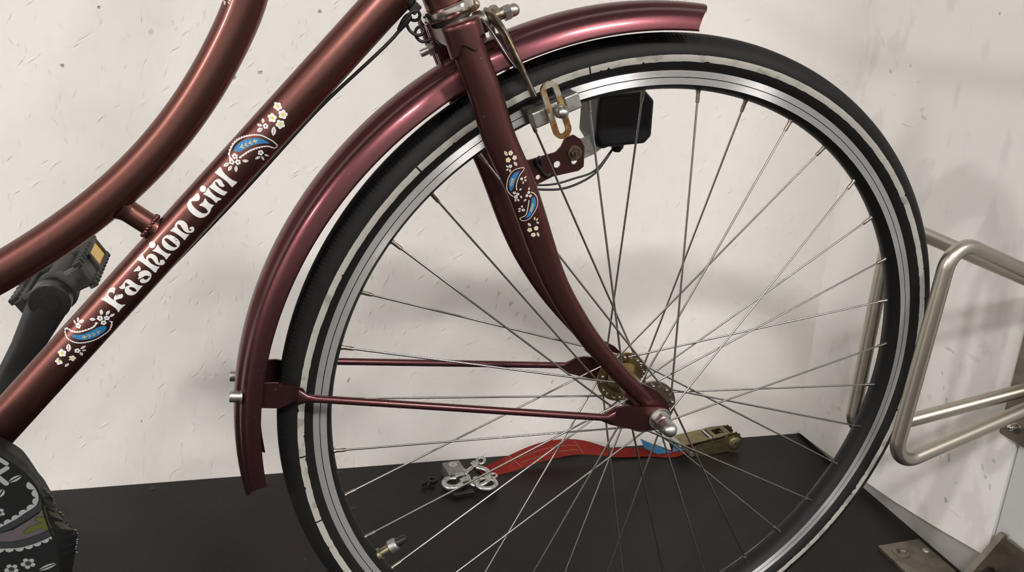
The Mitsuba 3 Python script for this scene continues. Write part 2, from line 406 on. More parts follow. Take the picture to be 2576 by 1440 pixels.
# ------------------------------------------------------------------ outlines of the print, tenths of a millimetre in the wheel frame
LETTERS = [[[(-4534,1801),(-4521,1807),(-4503,1819),(-4487,1838),(-4476,1857),(-4459,1873),(-4440,1882),(-4423,1882),(-4414,1877),(-4424,1860),(-4431,1838),(-4436,1838),(-4440,1845),(-4448,1848),(-4459,1850),(-4470,1845),(-4476,1836),(-4474,1824),(-4464,1808),(-4449,1794),(-4442,1787),(-4443,1799),(-4437,1815),(-4427,1825),(-4412,1830),(-4399,1827),(-4387,1830),(-4376,1833),(-4372,1820),(-4376,1806),(-4385,1798),(-4400,1794),(-4416,1793),(-4428,1789),(-4433,1782),(-4422,1764),(-4409,1750),(-4395,1741),(-4379,1740),(-4372,1735),(-4391,1724),(-4410,1709),(-4423,1695),(-4430,1684),(-4437,1686),(-4437,1703),(-4447,1726),(-4464,1747),(-4483,1764),(-4502,1781),(-4520,1791),(-4534,1795)]],[[(-4390,1885),(-4373,1892),(-4360,1903),(-4346,1921),(-4332,1935),(-4315,1939),(-4299,1934),(-4285,1919),(-4272,1903),(-4256,1887),(-4242,1877),(-4222,1872),(-4234,1861),(-4248,1847),(-4262,1833),(-4279,1816),(-4297,1807),(-4319,1806),(-4338,1816),(-4350,1831),(-4354,1849),(-4352,1864),(-4345,1879),(-4332,1888),(-4317,1891),(-4305,1892),(-4319,1900),(-4329,1912),(-4337,1916),(-4343,1908),(-4344,1894),(-4347,1879),(-4356,1869),(-4369,1867),(-4380,1871),(-4385,1879)],[(-4320,1873),(-4310,1877),(-4296,1875),(-4282,1864),(-4274,1847),(-4273,1836),(-4282,1832),(-4296,1837),(-4309,1852),(-4319,1865)]],[[(-4248,1932),(-4237,1946),(-4233,1954),(-4238,1964),(-4237,1970),(-4227,1974),(-4231,1980),(-4217,1988),(-4199,1995),(-4180,1996),(-4162,1988),(-4150,1972),(-4145,1952),(-4150,1934),(-4161,1915),(-4175,1900),(-4193,1891),(-4212,1890),(-4227,1896),(-4235,1908),(-4234,1920),(-4226,1928),(-4215,1932),(-4207,1933),(-4201,1921),(-4190,1917),(-4179,1921),(-4169,1932),(-4170,1945),(-4180,1952),(-4193,1951),(-4203,1945),(-4218,1939),(-4234,1933)]],[[(-4265,1998),(-4249,2010),(-4233,2024),(-4223,2036),(-4215,2029),(-4209,2018),(-4210,2005),(-4217,1995),(-4230,1993),(-4246,1995),(-4260,1991)]],[[(-4229,2080),(-4210,2094),(-4196,2110),(-4189,2118),(-4178,2114),(-4176,2102),(-4171,2090),(-4161,2076),(-4157,2091),(-4146,2106),(-4130,2115),(-4113,2117),(-4098,2110),(-4084,2096),(-4077,2075),(-4078,2055),(-4075,2040),(-4068,2034),(-4068,2049),(-4062,2061),(-4049,2061),(-4038,2056),(-4033,2040),(-4038,2024),(-4050,2015),(-4066,2016),(-4084,2022),(-4098,2036),(-4105,2054),(-4111,2067),(-4119,2081),(-4129,2087),(-4141,2086),(-4146,2078),(-4144,2066),(-4134,2048),(-4120,2034),(-4106,2022),(-4092,2010),(-4074,2005),(-4084,1998),(-4099,1982),(-4111,1962),(-4121,1965),(-4129,1979),(-4145,2006),(-4172,2036),(-4197,2060),(-4212,2069),(-4227,2076)]],[[(-4104,2140),(-4085,2151),(-4070,2166),(-4061,2182),(-4054,2177),(-4050,2162),(-4037,2140),(-4021,2123),(-4002,2105),(-3977,2096),(-3987,2086),(-4003,2073),(-4018,2054),(-4024,2059),(-4029,2081),(-4044,2100),(-4066,2118),(-4083,2130),(-4102,2135)]],[[(-4074,2180),(-4077,2171),(-4082,2164),(-4089,2159),(-4098,2156),(-4106,2156),(-4113,2159),(-4119,2164),(-4122,2171),(-4123,2179),(-4120,2187),(-4115,2194),(-4107,2199),(-4099,2202),(-4090,2203),(-4083,2200),(-4077,2195),(-4074,2188)]],[[(-4026,2201),(-4019,2220),(-4000,2239),(-3977,2248),(-3952,2245),(-3930,2231),(-3911,2210),(-3901,2185),(-3902,2165),(-3913,2144),(-3933,2128),(-3956,2120),(-3979,2125),(-4001,2139),(-4017,2159),(-4026,2181)],[(-4005,2214),(-4000,2222),(-3989,2226),(-3976,2219),(-3955,2196),(-3938,2173),(-3926,2154),(-3932,2145),(-3945,2146),(-3960,2154),(-3979,2173),(-3996,2198)]],[[(-3953,2278),(-3939,2287),(-3923,2300),(-3914,2306),(-3912,2317),(-3901,2333),(-3885,2345),(-3865,2350),(-3846,2344),(-3832,2330),(-3823,2309),(-3822,2287),(-3822,2273),(-3817,2262),(-3809,2259),(-3802,2266),(-3806,2273),(-3816,2274),(-3815,2280),(-3806,2291),(-3793,2292),(-3782,2285),(-3780,2269),(-3787,2252),(-3801,2242),(-3820,2243),(-3838,2249),(-3852,2264),(-3860,2281),(-3866,2296),(-3874,2315),(-3884,2321),(-3894,2319),(-3898,2308),(-3894,2293),(-3883,2277),(-3867,2260),(-3848,2242),(-3830,2234),(-3823,2228),(-3835,2221),(-3851,2204),(-3863,2188),(-3869,2195),(-3878,2214),(-3896,2236),(-3914,2255),(-3934,2270),(-3950,2273)]],[[(-3716,2539),(-3703,2529),(-3699,2516),(-3701,2500),(-3710,2486),(-3731,2481),(-3747,2482),(-3761,2483),(-3769,2475),(-3765,2460),(-3756,2443),(-3740,2422),(-3722,2403),(-3702,2387),(-3684,2381),(-3666,2386),(-3662,2396),(-3667,2413),(-3681,2431),(-3696,2442),(-3709,2446),(-3714,2454),(-3694,2465),(-3678,2478),(-3667,2499),(-3659,2494),(-3655,2479),(-3643,2460),(-3628,2448),(-3609,2438),(-3624,2425),(-3633,2417),(-3641,2399),(-3654,2378),(-3677,2360),(-3700,2351),(-3725,2351),(-3747,2365),(-3771,2387),(-3789,2411),(-3800,2434),(-3803,2455),(-3794,2471),(-3777,2492),(-3755,2505),(-3732,2524)]],[[(-3646,2566),(-3649,2559),(-3654,2552),(-3661,2547),(-3668,2544),(-3676,2544),(-3683,2547),(-3689,2552),(-3692,2559),(-3692,2566),(-3689,2574),(-3684,2580),(-3677,2586),(-3670,2588),(-3661,2589),(-3654,2586),(-3649,2581),(-3646,2574)]],[[(-3677,2530),(-3660,2540),(-3645,2556),(-3630,2578),(-3625,2566),(-3617,2546),(-3602,2524),(-3581,2500),(-3550,2482),(-3558,2470),(-3578,2468),(-3592,2451),(-3596,2455),(-3607,2476),(-3625,2497),(-3650,2517),(-3670,2527)]],[[(-3623,2582),(-3604,2595),(-3587,2611),(-3571,2627),(-3553,2634),(-3537,2631),(-3525,2619),(-3520,2599),(-3509,2579),(-3527,2570),(-3545,2580),(-3554,2596),(-3560,2609),(-3570,2615),(-3575,2608),(-3573,2594),(-3562,2579),(-3543,2559),(-3524,2541),(-3497,2527),(-3511,2515),(-3525,2501),(-3538,2506),(-3555,2518),(-3577,2539),(-3599,2559),(-3621,2575)]],[[(-3565,2680),(-3546,2695),(-3533,2707),(-3522,2717),(-3514,2704),(-3506,2685),(-3493,2665),(-3474,2641),(-3450,2617),(-3417,2596),(-3425,2584),(-3444,2572),(-3458,2558),(-3467,2567),(-3477,2590),(-3495,2614),(-3519,2639),(-3544,2659),(-3561,2672)]]]
TUBE_FLOWERS = [('y',-3017,3069,36),('y',-3046,2999,36),('y',-3097,3049,34),('y',-3046,3127,32),('b',-3153,2993,21),('b',-3216,2800,23),('b',-3404,2789,22),('b',-3433,2751,22),('b',-3389,2747,22),('b',-4734,1612,21),('b',-4568,1659,23),('b',-4521,1653,22),('b',-4551,1618,22),('y',-4886,1417,32),('y',-4827,1362,27),('y',-4921,1354,29),('b',-4778,1420,22)]
TUBE_LEAVES = [(-3093,2988,-3108,2918,34),(-3213,3006,-3176,2996,21),(-3162,3048,-3169,3013,21),(-3219,2957,-3176,2980,27),(-3264,2756,-3222,2771,21),(-3214,2772,-3201,2732,17),(-3193,2782,-3161,2759,17),(-3358,2754,-3311,2748,23),(-3497,2720,-3452,2744,23),(-3469,2688,-3436,2724,23),(-3415,2674,-3405,2722,23),(-4769,1644,-4750,1623,17),(-4730,1667,-4733,1634,19),(-4684,1653,-4726,1633,21),(-4545,1727,-4553,1683,24),(-4488,1711,-4521,1680,22),(-4461,1677,-4501,1658,21),(-4644,1658,-4599,1655,22),(-4826,1485,-4839,1422,34),(-4712,1448,-4754,1430,19),(-4719,1408,-4750,1412,15),(-4756,1364,-4762,1403,21),(-4859,1325,-4892,1301,21)]
FORK_FLOWERS = [('y',-1379,2696,21),('y',-1348,2655,21),('y',-1401,2643,22),('b',-1385,2592,15),('b',-1297,2482,13),('b',-1355,2370,13),('b',-1330,2359,13),('b',-1344,2336,15),('b',-1241,2364,13),('b',-1258,2341,13),('b',-1228,2334,13),('b',-1288,2222,13),('y',-1238,2048,21),('y',-1187,2059,21),('y',-1210,2004,21)]
FORK_LEAVES = [(-1428,2717,-1407,2676,24),(-1356,2625,-1329,2589,24),(-1419,2601,-1400,2583,15),(-1416,2557,-1400,2576,15),(-1388,2542,-1388,2572,15),(-1252,2495,-1277,2484,15),(-1254,2460,-1276,2472,15),(-1284,2438,-1287,2462,15),(-1299,2406,-1319,2388,15),(-1297,2324,-1313,2345,15),(-1319,2297,-1335,2322,15),(-1346,2293,-1347,2322,15),(-1235,2407,-1240,2380,16),(-1284,2295,-1264,2314,15),(-1326,2209,-1306,2214,16),(-1327,2235,-1303,2229,16),(-1299,2265,-1297,2240,15),(-1252,2109,-1230,2079,22),(-1180,2025,-1164,1984,20),(-1198,2158,-1198,2128,15),(-1170,2143,-1185,2121,15),(-1161,2096,-1185,2113,15)]
BORDERS = [[[(-3437,2778),(-3441,2801),(-3427,2833),(-3405,2863),(-3369,2894),(-3331,2914),(-3286,2927),(-3235,2933),(-3187,2924),(-3154,2904),(-3121,2879),(-3099,2851),(-3092,2832),(-3101,2821),(-3141,2838),(-3180,2847),(-3220,2845),(-3264,2836),(-3310,2818),(-3337,2803),(-3367,2785)]],[[(-4600,1619),(-4634,1589),(-4674,1577),(-4721,1567),(-4760,1566),(-4792,1572),(-4816,1582),(-4830,1583),(-4840,1575),(-4839,1552),(-4829,1527),(-4808,1509),(-4779,1493),(-4744,1483),(-4702,1480),(-4659,1482),(-4617,1492),(-4573,1513),(-4534,1537),(-4514,1571),(-4502,1604),(-4510,1624)]]]
FORK_BORDERS = [[[(-1367,2342),(-1396,2376),(-1409,2426),(-1405,2477),(-1388,2525),(-1359,2557),(-1317,2568),(-1270,2560),(-1283,2543),(-1313,2512),(-1331,2474),(-1341,2434),(-1338,2392)]],[[(-1215,2360),(-1185,2337),(-1164,2292),(-1167,2254),(-1185,2217),(-1212,2180),(-1239,2148),(-1271,2131),(-1306,2136),(-1309,2147),(-1284,2164),(-1265,2185),(-1255,2220),(-1248,2254),(-1240,2301)]]]
FILLS = [[[(-3406,2830),(-3396,2848),(-3365,2878),(-3326,2898),(-3281,2910),(-3231,2912),(-3190,2902),(-3157,2880),(-3136,2862),(-3173,2869),(-3216,2869),(-3260,2864),(-3305,2848),(-3344,2828),(-3378,2819),(-3399,2819)]],[[(-4804,1549),(-4782,1548),(-4744,1547),(-4705,1549),(-4665,1561),(-4625,1577),(-4585,1591),(-4554,1589),(-4540,1574),(-4548,1554),(-4572,1531),(-4606,1513),(-4648,1502),(-4691,1499),(-4727,1503),(-4757,1512),(-4783,1528)]]]
FORK_FILLS = [[[(-1383,2379),(-1396,2420),(-1396,2463),(-1382,2504),(-1353,2536),(-1308,2547),(-1326,2517),(-1344,2482),(-1357,2441),(-1366,2407)]],[[(-1214,2317),(-1187,2315),(-1178,2276),(-1188,2238),(-1211,2201),(-1239,2162),(-1274,2149),(-1256,2178),(-1239,2218),(-1227,2258)]]]
SPRIGS = [[[(-3367,2844),(-3321,2863),(-3279,2879),(-3231,2894)]],[[(-4580,1557),(-4621,1540),(-4666,1529),(-4720,1524)]]]
FORK_SPRIGS = [[[(-1385,2414),(-1378,2449),(-1366,2497)]],[[(-1200,2287),(-1213,2249),(-1229,2203)]]]
# ------------------------------------------------------------------ the room
def slab(name, lo, hi, m, label=None, cat_=None):
    lo, hi = np.asarray(lo, float), np.asarray(hi, float)
    b = trimesh.creation.box(extents=hi - lo)
    b.apply_translation((lo + hi) / 2)
    k = put(name, b, m, smooth=False)
    return tag(k, label, cat_, kind='structure')


YB, XR, XL, YF, ZC, XE = .4875, .54, -6.5, -3.6, 2.4, 5.0


def quad(name, a, b, c, d, m):
    """one sheet of wall with its own uv, for bump"""
    return put(name, M([a, b, c, d], [[0, 1, 2], [0, 2, 3]]), m, smooth=False, uv=np.array([[0, 0], [1, 0], [1, 1], [0, 1.0]]))


slab('floor', (XL, YF, -.03), (XE, YB, 0), m_floor, 'dark brown smooth board floor under the wheel', 'floor')
quad('wall_back', (XL, YB, 0), (XR + .02, YB, 0), (XR + .02, YB, ZC), (XL, YB, ZC), m_wall_back)
tag('wall_back', 'white chipped wall behind the bicycle', 'wall', kind='structure')
# right wall: a hung panel whose lower edge climbs towards the viewer, with a grey strip behind it
pan = Polygon([(.4875, .004), (.378, .011), (.284, .018), (.223, .024), (.140, .036), (.048, .052), (.041, ZC), (.4875, ZC)])
pm = extrude(pan, (XR, 0, 0), (0, 1, 0), (0, 0, 1), (1, 0, 0), 0, .006)
pv = np.asarray(pm.vertices)
put('wall_right', pm, m_wall_right, smooth=False, uv=np.stack([pv[:, 1], pv[:, 2]], 1))
tag('wall_right', 'white smudged wall panel at the right of the corner', 'wall', kind='structure')
slab('wall_right_base', (XR + .0062, -.3, 0), (XR + .03, YB, ZC), m_skirt)
tag('wall_right_base', 'grey strip showing under the right wall panel', 'wall base', kind='structure')
post = unary_union([Polygon([(.0435, .085), (.036, ZC), (-.30, ZC), (-.30, .03), (-.012, .045), (-.004, .062), (.004, .050), (.010, .066), (.020, .075), (.030, .078)])])
put('trim_1', extrude(post, (XR, 0, 0), (0, 1, 0), (0, 0, 1), (1, 0, 0), .0012, .0058), m_post, smooth=False)
tag('trim_1', 'pale grey post facing with a torn lower edge', 'trim', kind='structure')
slab('trim_2', (XR - .004, -.30, .0), (XR + .0012, -.012, ZC), m_post)
tag('trim_2', 'pale grey raised facing strip at the right edge', 'trim', kind='structure')
slab('wall_end', (XR, -.32, 0), (XR + .08, -.3, ZC), m_wall_other)
slab('ceiling', (XL, YF, ZC), (XE, YB, ZC + .05), m_ceiling)
slab('wall_left', (XL - .05, YF, 0), (XL, YB, ZC), m_wall_other)
slab('wall_front', (XL, YF - .05, 0), (XE, YF, ZC), m_wall_dim)
slab('wall_far_right', (XE, YF, 0), (XE + .05, YB, ZC), m_wall_other)

LAMP_WORDS = ['leftmost of the four ceiling lamps above and behind the camera', 'second ceiling lamp from the left above and behind the camera', 'third ceiling lamp from the left above and behind the camera', 'rightmost of the four ceiling lamps above and behind the camera']
for (cx, cy, cz, ln, wd, ax, st), words in zip(LAMPS, LAMP_WORDS):
    hx, hy = (ln / 2, wd / 2) if ax == 'x' else (wd / 2, ln / 2)
    k = put('ceiling_lamp', rbox((cx, cy, cz + .022), (hx + .02, hy + .02, .018), .004), m_ceiling)
    tag(k, words, 'ceiling lamp', group='ceiling lamps')
    v = [(cx - hx, cy - hy, cz), (cx - hx, cy + hy, cz), (cx + hx, cy + hy, cz), (cx + hx, cy - hy, cz)]
    scene[k + '__tube'] = mikit.ply(M(v, [[0, 1, 2], [0, 2, 3]]), m_ceiling, emitter={'type': 'area', 'radiance': rgb(*(LAMP_TINT * st))})

# floor screws
for i, (x, y) in enumerate([(-.280, .476), (-.263, .371), (-.555, .471)]):
    k = put('floor__screw', lathe([(0, .0042), (.0008, .0042), (.0014, .003), (.0015, .001)], (x, y, -.0004), (x, y, 1), 16), m_dark_steel)

# ------------------------------------------------------------------ front wheel
def ring(profile, n=240, closed=False, wob=None):
    """profile of (y, radius) turned about the hub axle (y), in mm"""
    th = np.arange(n) * 2 * math.pi / n
    pr = np.asarray(profile, float)
    k = len(pr)
    r = np.broadcast_to(pr[:, 1], (n, k)).copy()
    if wob is not None:
        r += wob(th[:, None], np.arange(k)[None])
    v = np.stack([r * np.cos(th)[:, None], np.broadcast_to(pr[:, 0], (n, k)), r * np.sin(th)[:, None]], -1).reshape(-1, 3)
    return M(v, grid_faces(n, k, wrap_n=True, wrap_m=closed))


# tyre: a rounded section from bead to bead, shoulders cut into small blocks
q = np.linspace(math.radians(-128), math.radians(128), 33)
tp = [(18.2 * math.sin(a), 328.0 + 17.2 * math.cos(a)) for a in q]
tp = [(-11.6, 314.5)] + tp + [(11.6, 314.5), (8, 313), (-8, 313)]
sh = np.array([0.] + [math.exp(-((abs(math.degrees(a)) - 34) / 9) ** 2) for a in q] + [0, 0, 0])
tread = np.array([0.] + [1.0 if abs(math.degrees(a)) < 38 else 0. for a in q] + [0, 0, 0])


def tread_wob(th, j):
    blk = np.where(np.sin(th * 560) > -.1, 1.0, -1.0)
    gro = np.where(np.abs(((q[np.clip(j - 1, 0, 32)] * 180 / math.pi) % 14) - 7) < 2.2, -1.0, 0.3)
    return .40 * sh[j] * blk + .45 * tread[j] * gro


bike('front_wheel__tyre', fix(ring(tp, 2240, True, tread_wob)), m_rubber, smooth=True)
tag('bicycle__front_wheel__tyre', 'black tyre with a cream side stripe')
for s in (-1, 1):
    n = 1440
    th = np.arange(n) * 2 * math.pi / n
    nz = meshkit.fbm(np.stack([np.cos(th) * 60, np.sin(th) * 60, th * 0 + 5 * s], -1), 4)
    n2 = meshkit.noise(np.stack([np.cos(th) * 95, np.sin(th) * 95, th * 0 + 9 + s], -1))
    inner = 323.3 + .9 * (nz - .5) + 1.7 * np.clip((n2 - .88) / .08, 0, 1)
    n3 = meshkit.noise(np.stack([np.cos(th) * 75, np.sin(th) * 75, th * 0 + 19 + s], -1))
    outer = 329.0 + .5 * (nz - .5) - 1.2 * np.clip((n3 - .90) / .06, 0, 1)
    def ty(r):
        return s * (18.2 * np.sqrt(np.clip(1 - ((r - 328.0) / 17.2) ** 2, 0, 1)) + .25)
    rows = []
    for t in np.linspace(0, 1, 5):
        r = inner * (1 - t) + outer * t
        rows.append(np.stack([r * np.cos(th), ty(r), r * np.sin(th)], -1))
    v = np.stack(rows, 1).reshape(-1, 3)
    # small cracks: leave out a few narrow columns
    f = grid_faces(n, 5, wrap_n=True, wrap_m=False)
    crack = np.isin(f.min(1) // 5, [514, 712, 762, 845, 846, 400, 1010])
    bike('front_wheel__tyre_stripe', M(v, f[~crack]), m_stripe, smooth=True)
bike('front_wheel__rim', fix(ring([(-12.2, 317.6), (-12.2, 303.8), (-11.2, 303.1), (-8, 300.6), (-3.5, 298.7), (0, 298.3), (3.5, 298.7), (8, 300.6), (11.2, 303.1), (12.2, 303.8), (12.2, 317.6), (10.5, 317.8), (9.5, 312), (-9.5, 312), (-10.5, 317.8)], 360, True)), m_rim, smooth=30)
for s in (-1, 1):
    for r0, r1 in ((303.7, 309.35), (310.05, 317.3)):
        n = 720
        th = np.linspace(0, 2 * math.pi, n + 1)
        rr = np.linspace(r0, r1, 4)
        v = np.stack([rr[None] * np.cos(th)[:, None], np.full((n + 1, 4), s * 12.55), rr[None] * np.sin(th)[:, None]], -1).reshape(-1, 3)
        uv = np.stack([np.repeat(th / (2 * math.pi), 4), np.tile((rr - 300) / 20, n + 1)], 1)
        f = grid_faces(n + 1, 4, wrap_n=False, wrap_m=False)
        if s < 0:
            f = f[:, ::-1]
        f = f if M(v, f).face_normals[:, 1].mean() * s > 0 else f[:, ::-1]
        k = bike('front_wheel__brake_track', M(v, f), m_track, smooth=False, uv=uv)
# spokes: 36, crossing three times, near and far flange in turn
for k in range(36):
    th = math.radians(10 * k)
    near = k % 2 == 0
    sgn = 1 if k % 4 in (1, 2) else -1
    ph = th + sgn * math.radians(64)
    yr, yf = (-1.6, -31.0) if near else (1.6, 32.0)
    out = 1 if (k // 2) % 2 else -1
    yh = yf + out * 1.6
    A = np.array([297.2 * math.cos(th), yr, 297.2 * math.sin(th)])
    Bp = np.array([23.5 * math.cos(ph), yh, 23.5 * math.sin(ph)])
    d = (Bp - A) / np.linalg.norm(Bp - A)
    A1 = A + d * 9.5
    bike('front_wheel__nipple', cat(lathe([(-3.5, 2.3), (0, 2.25), (.8, 1.75), (8.6, 1.75), (9.6, 1.45)], A, A + d, 8)), m_nipple, smooth=50)
    # elbow through the flange
    e = np.array([Bp - d * 3, Bp - d * .8, Bp + np.array([0, -out * .9, 0]), Bp + np.array([0, -out * 4.2, 0])])
    pts = np.vstack([[A1 - d * 1.5], spline(e, 7)])
    head = trimesh.creation.icosphere(2, 1.75)
    head.apply_translation(Bp + np.array([0, -out * 4.2, 0]))
    bike('front_wheel__spoke', cat(tube(pts, 1.0, 8), head), m_spoke, smooth=60)
# hub shell with two drilled flanges, axle, nuts
holes = [Point(23.5 * math.cos(a), 23.5 * math.sin(a)).buffer(1.5, 6) for a in np.arange(18) * math.pi / 9 + math.radians(4)]
fl = Point(0, 0).buffer(27.6, 48).difference(unary_union(holes))
hub = [lathe([(-29, 16), (-28, 17.5), (-24, 14), (-17, 12), (17, 12), (24, 14), (29, 17.5), (30, 16)], (0, 0, 0), (0, 1, 0), 40)]
bike('front_wheel__hub_shell', hub[0], m_hub, smooth=40)
for y in (-31.0, 32.0):
    f1 = extrude(fl, (0, 0, 0), (1, 0, 0), (0, 0, 1), (0, 1, 0), y - 1.2, y + 1.2)
    bike('front_wheel__hub_flange', f1, m_hub if y > 0 else m_flange, smooth=30)
    s = 1 if y > 0 else -1
    bike('front_wheel__hub_cap', lathe([(0, 16.5), (1.0, 16.2), (1.3, 13.6), (.4, 13.2), (.4, 12.4), (3.5, 11.2), (6.0, 9.6), (6.5, 6)], (0, y + s * 1.2, 0), (0, y + s * 9, 0), 36), m_hub if y > 0 else m_flange, smooth=40)
    bike('front_wheel__cone_nut', hexnut((0, y + s * 7.2, 0), (0, s, 0), 15, 6), m_zinc, smooth=30)
bike('front_wheel__axle', lathe([(0, 4.6), (152, 4.6)], (0, -74, 0), (0, 78, 0), 16), m_zinc, smooth=40)
for s in (-1, 1):
    nut = cat(lathe([(0, 11.2), (1.6, 11.2), (2.2, 10.0)], (0, s * 53.2, 0), (0, s * 60, 0), 32), hexnut((0, s * 55, 0), (0, s, 0), 15.5, 8.5, 17.5))
    bike('front_wheel__axle_nut', nut, m_zinc, smooth=30)
# valve at the rim, lower left
vth = math.radians(-154.6)
vd = -np.array([math.cos(vth), 0, math.sin(vth)])
V0 = -vd * 299.5
bike('front_wheel__valve_stem', cat(lathe([(-4, 6.2), (3.0, 6.2), (3.6, 5.6)], V0, V0 + vd, 16), lathe([(3, 4.1), (13.5, 4.1)], V0, V0 + vd, 20), *[lathe([(4 + i * 1.1, 4.45), (4.55 + i * 1.1, 4.45)], V0, V0 + vd, 20) for i in range(8)]), m_valve, smooth=30)
bike('front_wheel__valve_nut', lathe([(12.8, 5.6), (13.6, 6.8), (19.6, 6.8), (21, 6.0), (21.6, 5)], V0, V0 + vd, 28), m_galv_dull, smooth=20)
bike('front_wheel__valve_cap', lathe([(21, 4.6), (26, 4.4), (30.5, 3.6), (32.2, 2.2), (32.6, .8)], V0, V0 + vd, 20), m_plastic, smooth=40)

# ------------------------------------------------------------------ fork
US = np.array([.306, 0, -.952])          # down the steering axis
FX = np.array([.952, 0, .306])           # forward, square to it
FK = np.array([(-171.8, 373.4), (-170.2, 368.4), (-164, 345.8), (-154.7, 318.9), (-144.5, 281.3), (-132, 249.7), (-120.6, 216), (-110.7, 182.7), (-99.3, 150.6), (-85.8, 122.8), (-69, 94), (-51.2, 68.4), (-36.4, 48.8), (-22, 31.5), (-12, 19.5)])
FA = np.array([12.4, 12.5, 12.5, 12.8, 13, 12.8, 12.3, 11.6, 10.5, 9.8, 9, 8.3, 8, 7.6, 7.0])
fs = np.r_[0, np.cumsum(np.linalg.norm(np.diff(FK, axis=0), axis=1))]
FKs, FAs = CubicSpline(fs, FK), CubicSpline(fs, FA)
ft = np.linspace(7, fs[-1], 90)


def fork_y(t):
    return 45.5 + 4.0 * t / fs[-1]


def fork_b(t):
    return 8.5 - 2.5 * np.clip(t / fs[-1] * 1.3 - .3, 0, 1) - 1.2 * np.clip((t - fs[-1] * .9) / (fs[-1] * .1), 0, 1)


for s in (-1, 1):
    c = FKs(ft)
    pts = np.stack([c[:, 0], s * fork_y(ft), c[:, 1]], 1)
    blade = tube(pts, FAs(ft), 32, side=(0, 1, 0), rb=fork_b(ft))
    bike('fork__blade', blade, m_fork, smooth=60)
    # dropout plate
    dp = unary_union([Polygon([(-27, 41), (-16, 37), (-2, 27), (10, 12), (11, -3), (6, -10), (-6, -12), (-13, -4), (-17, 8), (-24, 20), (-34, 30)]).buffer(2).buffer(-1)])
    dp = dp.difference(LineString([(-3, 2), (8, -14)]).buffer(4.9))
    bike('fork__dropout', extrude(dp, (0, 0, 0), (1, 0, 0), (0, 0, 1), (0, 1, 0), s * 48.2 - 1.7, s * 48.2 + 1.7), m_fork, smooth=30)
    # crown socket with a scalloped lower rim
    n = 64
    ph = np.arange(n) * 2 * math.pi / n
    rowx = []
    xs = [-1.0, -.72, -.36, -.05, .2, .42, .62, .82, 1.0]
    ls = [28.5, 27.0, 20.5, 24.0, 27.0, 24.5, 18.0, 18.5, 21.5]
    from scipy.interpolate import PchipInterpolator
    low = PchipInterpolator(xs, ls)(np.cos(ph))
    rows = []
    for g, off in [(5.6, -1.0), (6.0, 1.0), (7.2, 2.2), (9.5, 2.5), (None, 2.5), (None, 2.3), (None, -.8)]:
        base = np.full(n, g if g is not None else 0.0) if g is not None else low
        tt = np.clip(base, 0, None)
        cc = FKs(tt) + np.where(base < 0, base, 0)[:, None] * np.array([[.28, -.96]])
        a, b = FAs(tt) + off, fork_b(tt) + off
        d = FKs(tt, 1)
        d /= np.linalg.norm(d, axis=1, keepdims=True)
        nx = np.stack([-d[:, 1], d[:, 0]], 1)
        rows.append(np.stack([cc[:, 0] + a * np.cos(ph) * nx[:, 0], s * (fork_y(tt) + b * np.sin(ph) * -1), cc[:, 1] + a * np.cos(ph) * nx[:, 1]], 1))
    v = np.vstack(rows)
    top = len(v)
    v = np.vstack([v, v[:n].mean(0)])
    f = grid_faces(len(rows), n)
    j = np.arange(n)
    f = np.vstack([f, np.stack([(j + 1) % n, j, j * 0 + top], 1)])
    bike('fork__crown_socket', M(v, f) if s > 0 else M(v, f[:, ::-1]), m_fork, smooth=40)
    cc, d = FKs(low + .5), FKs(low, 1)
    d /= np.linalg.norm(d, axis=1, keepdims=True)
    shade_line = np.stack([cc[:, 0] - (FAs(low) + .5) * np.cos(ph) * d[:, 1], -s * 1.0 * (fork_y(low) * -1 + (fork_b(low) + .5) * np.sin(ph)), cc[:, 1] + (FAs(low) + .5) * np.cos(ph) * d[:, 0]], 1)
    bike('fork__crown_shade_line', tube(shade_line, .8, 8, closed=True), m_dark_steel, smooth=60)  # added dark bead standing in for the shadow line under the socket rim
C0 = np.array([-168.3, 0, 372.2]) + US * 15.5
sec = sbox(-10, -6.5, 10, 6.5).buffer(2)
bike('fork__crown', extrude(sec, C0, FX, -US, (0, 1, 0), -44, 44), m_fork, smooth=30)

# ------------------------------------------------------------------ frame tubes
S0 = np.array([-168.3, 0, 372.2])         # on the steering axis, in the lower headset cup
DT = np.array([(-178, 412.5), (-222.8, 374.3), (-286.1, 316.4), (-408.1, 207.8), (-537, 91.7), (-606, 29.6)])
ddir = (DT[4] - DT[1]) / np.linalg.norm(DT[4] - DT[1])
DN = np.array([-ddir[1], ddir[0]])
dt0, dt1 = DT[1] - ddir * 52, DT[1] + ddir * 515
RD = 15.4
bike('down_tube', tube([(x, 0, z) for x, z in np.linspace(dt0, dt1, 40)], RD, 48, side=(0, 1, 0)), m_frame, smooth=60)
tag('bicycle__down_tube', 'straight lower frame tube with white lettering and flower print')
TT = spline([(-262, 520), (-284, 468), (-303, 420), (-315.2, 388.6), (-330.7, 361.8), (-356.4, 326.6), (-379.6, 300.7), (-441.6, 249.5), (-484.1, 224.1), (-511.9, 210.1), (-560, 190), (-620, 172)], 120)
RT = 14.4
bike('top_tube', tube(np.stack([TT[:, 0], TT[:, 0] * 0, TT[:, 1]], 1), RT, 48, side=(0, 1, 0)), m_frame, smooth=60)
tag('bicycle__top_tube', 'curved upper frame tube')
b0, b1 = np.array([-427, 0, 246.5]), np.array([-403, 0, 222.5])
bl = np.linspace(0, 1, 24)
br = 8.5 + 3.2 * np.clip((bl - .80) / .2, 0, 1) ** 2 + 3.0 * np.clip((.22 - bl) / .22, 0, 1) ** 2
bike('bridge_tube', tube([b0 + (b1 - b0) * t for t in bl], br, 32), m_frame, smooth=60)
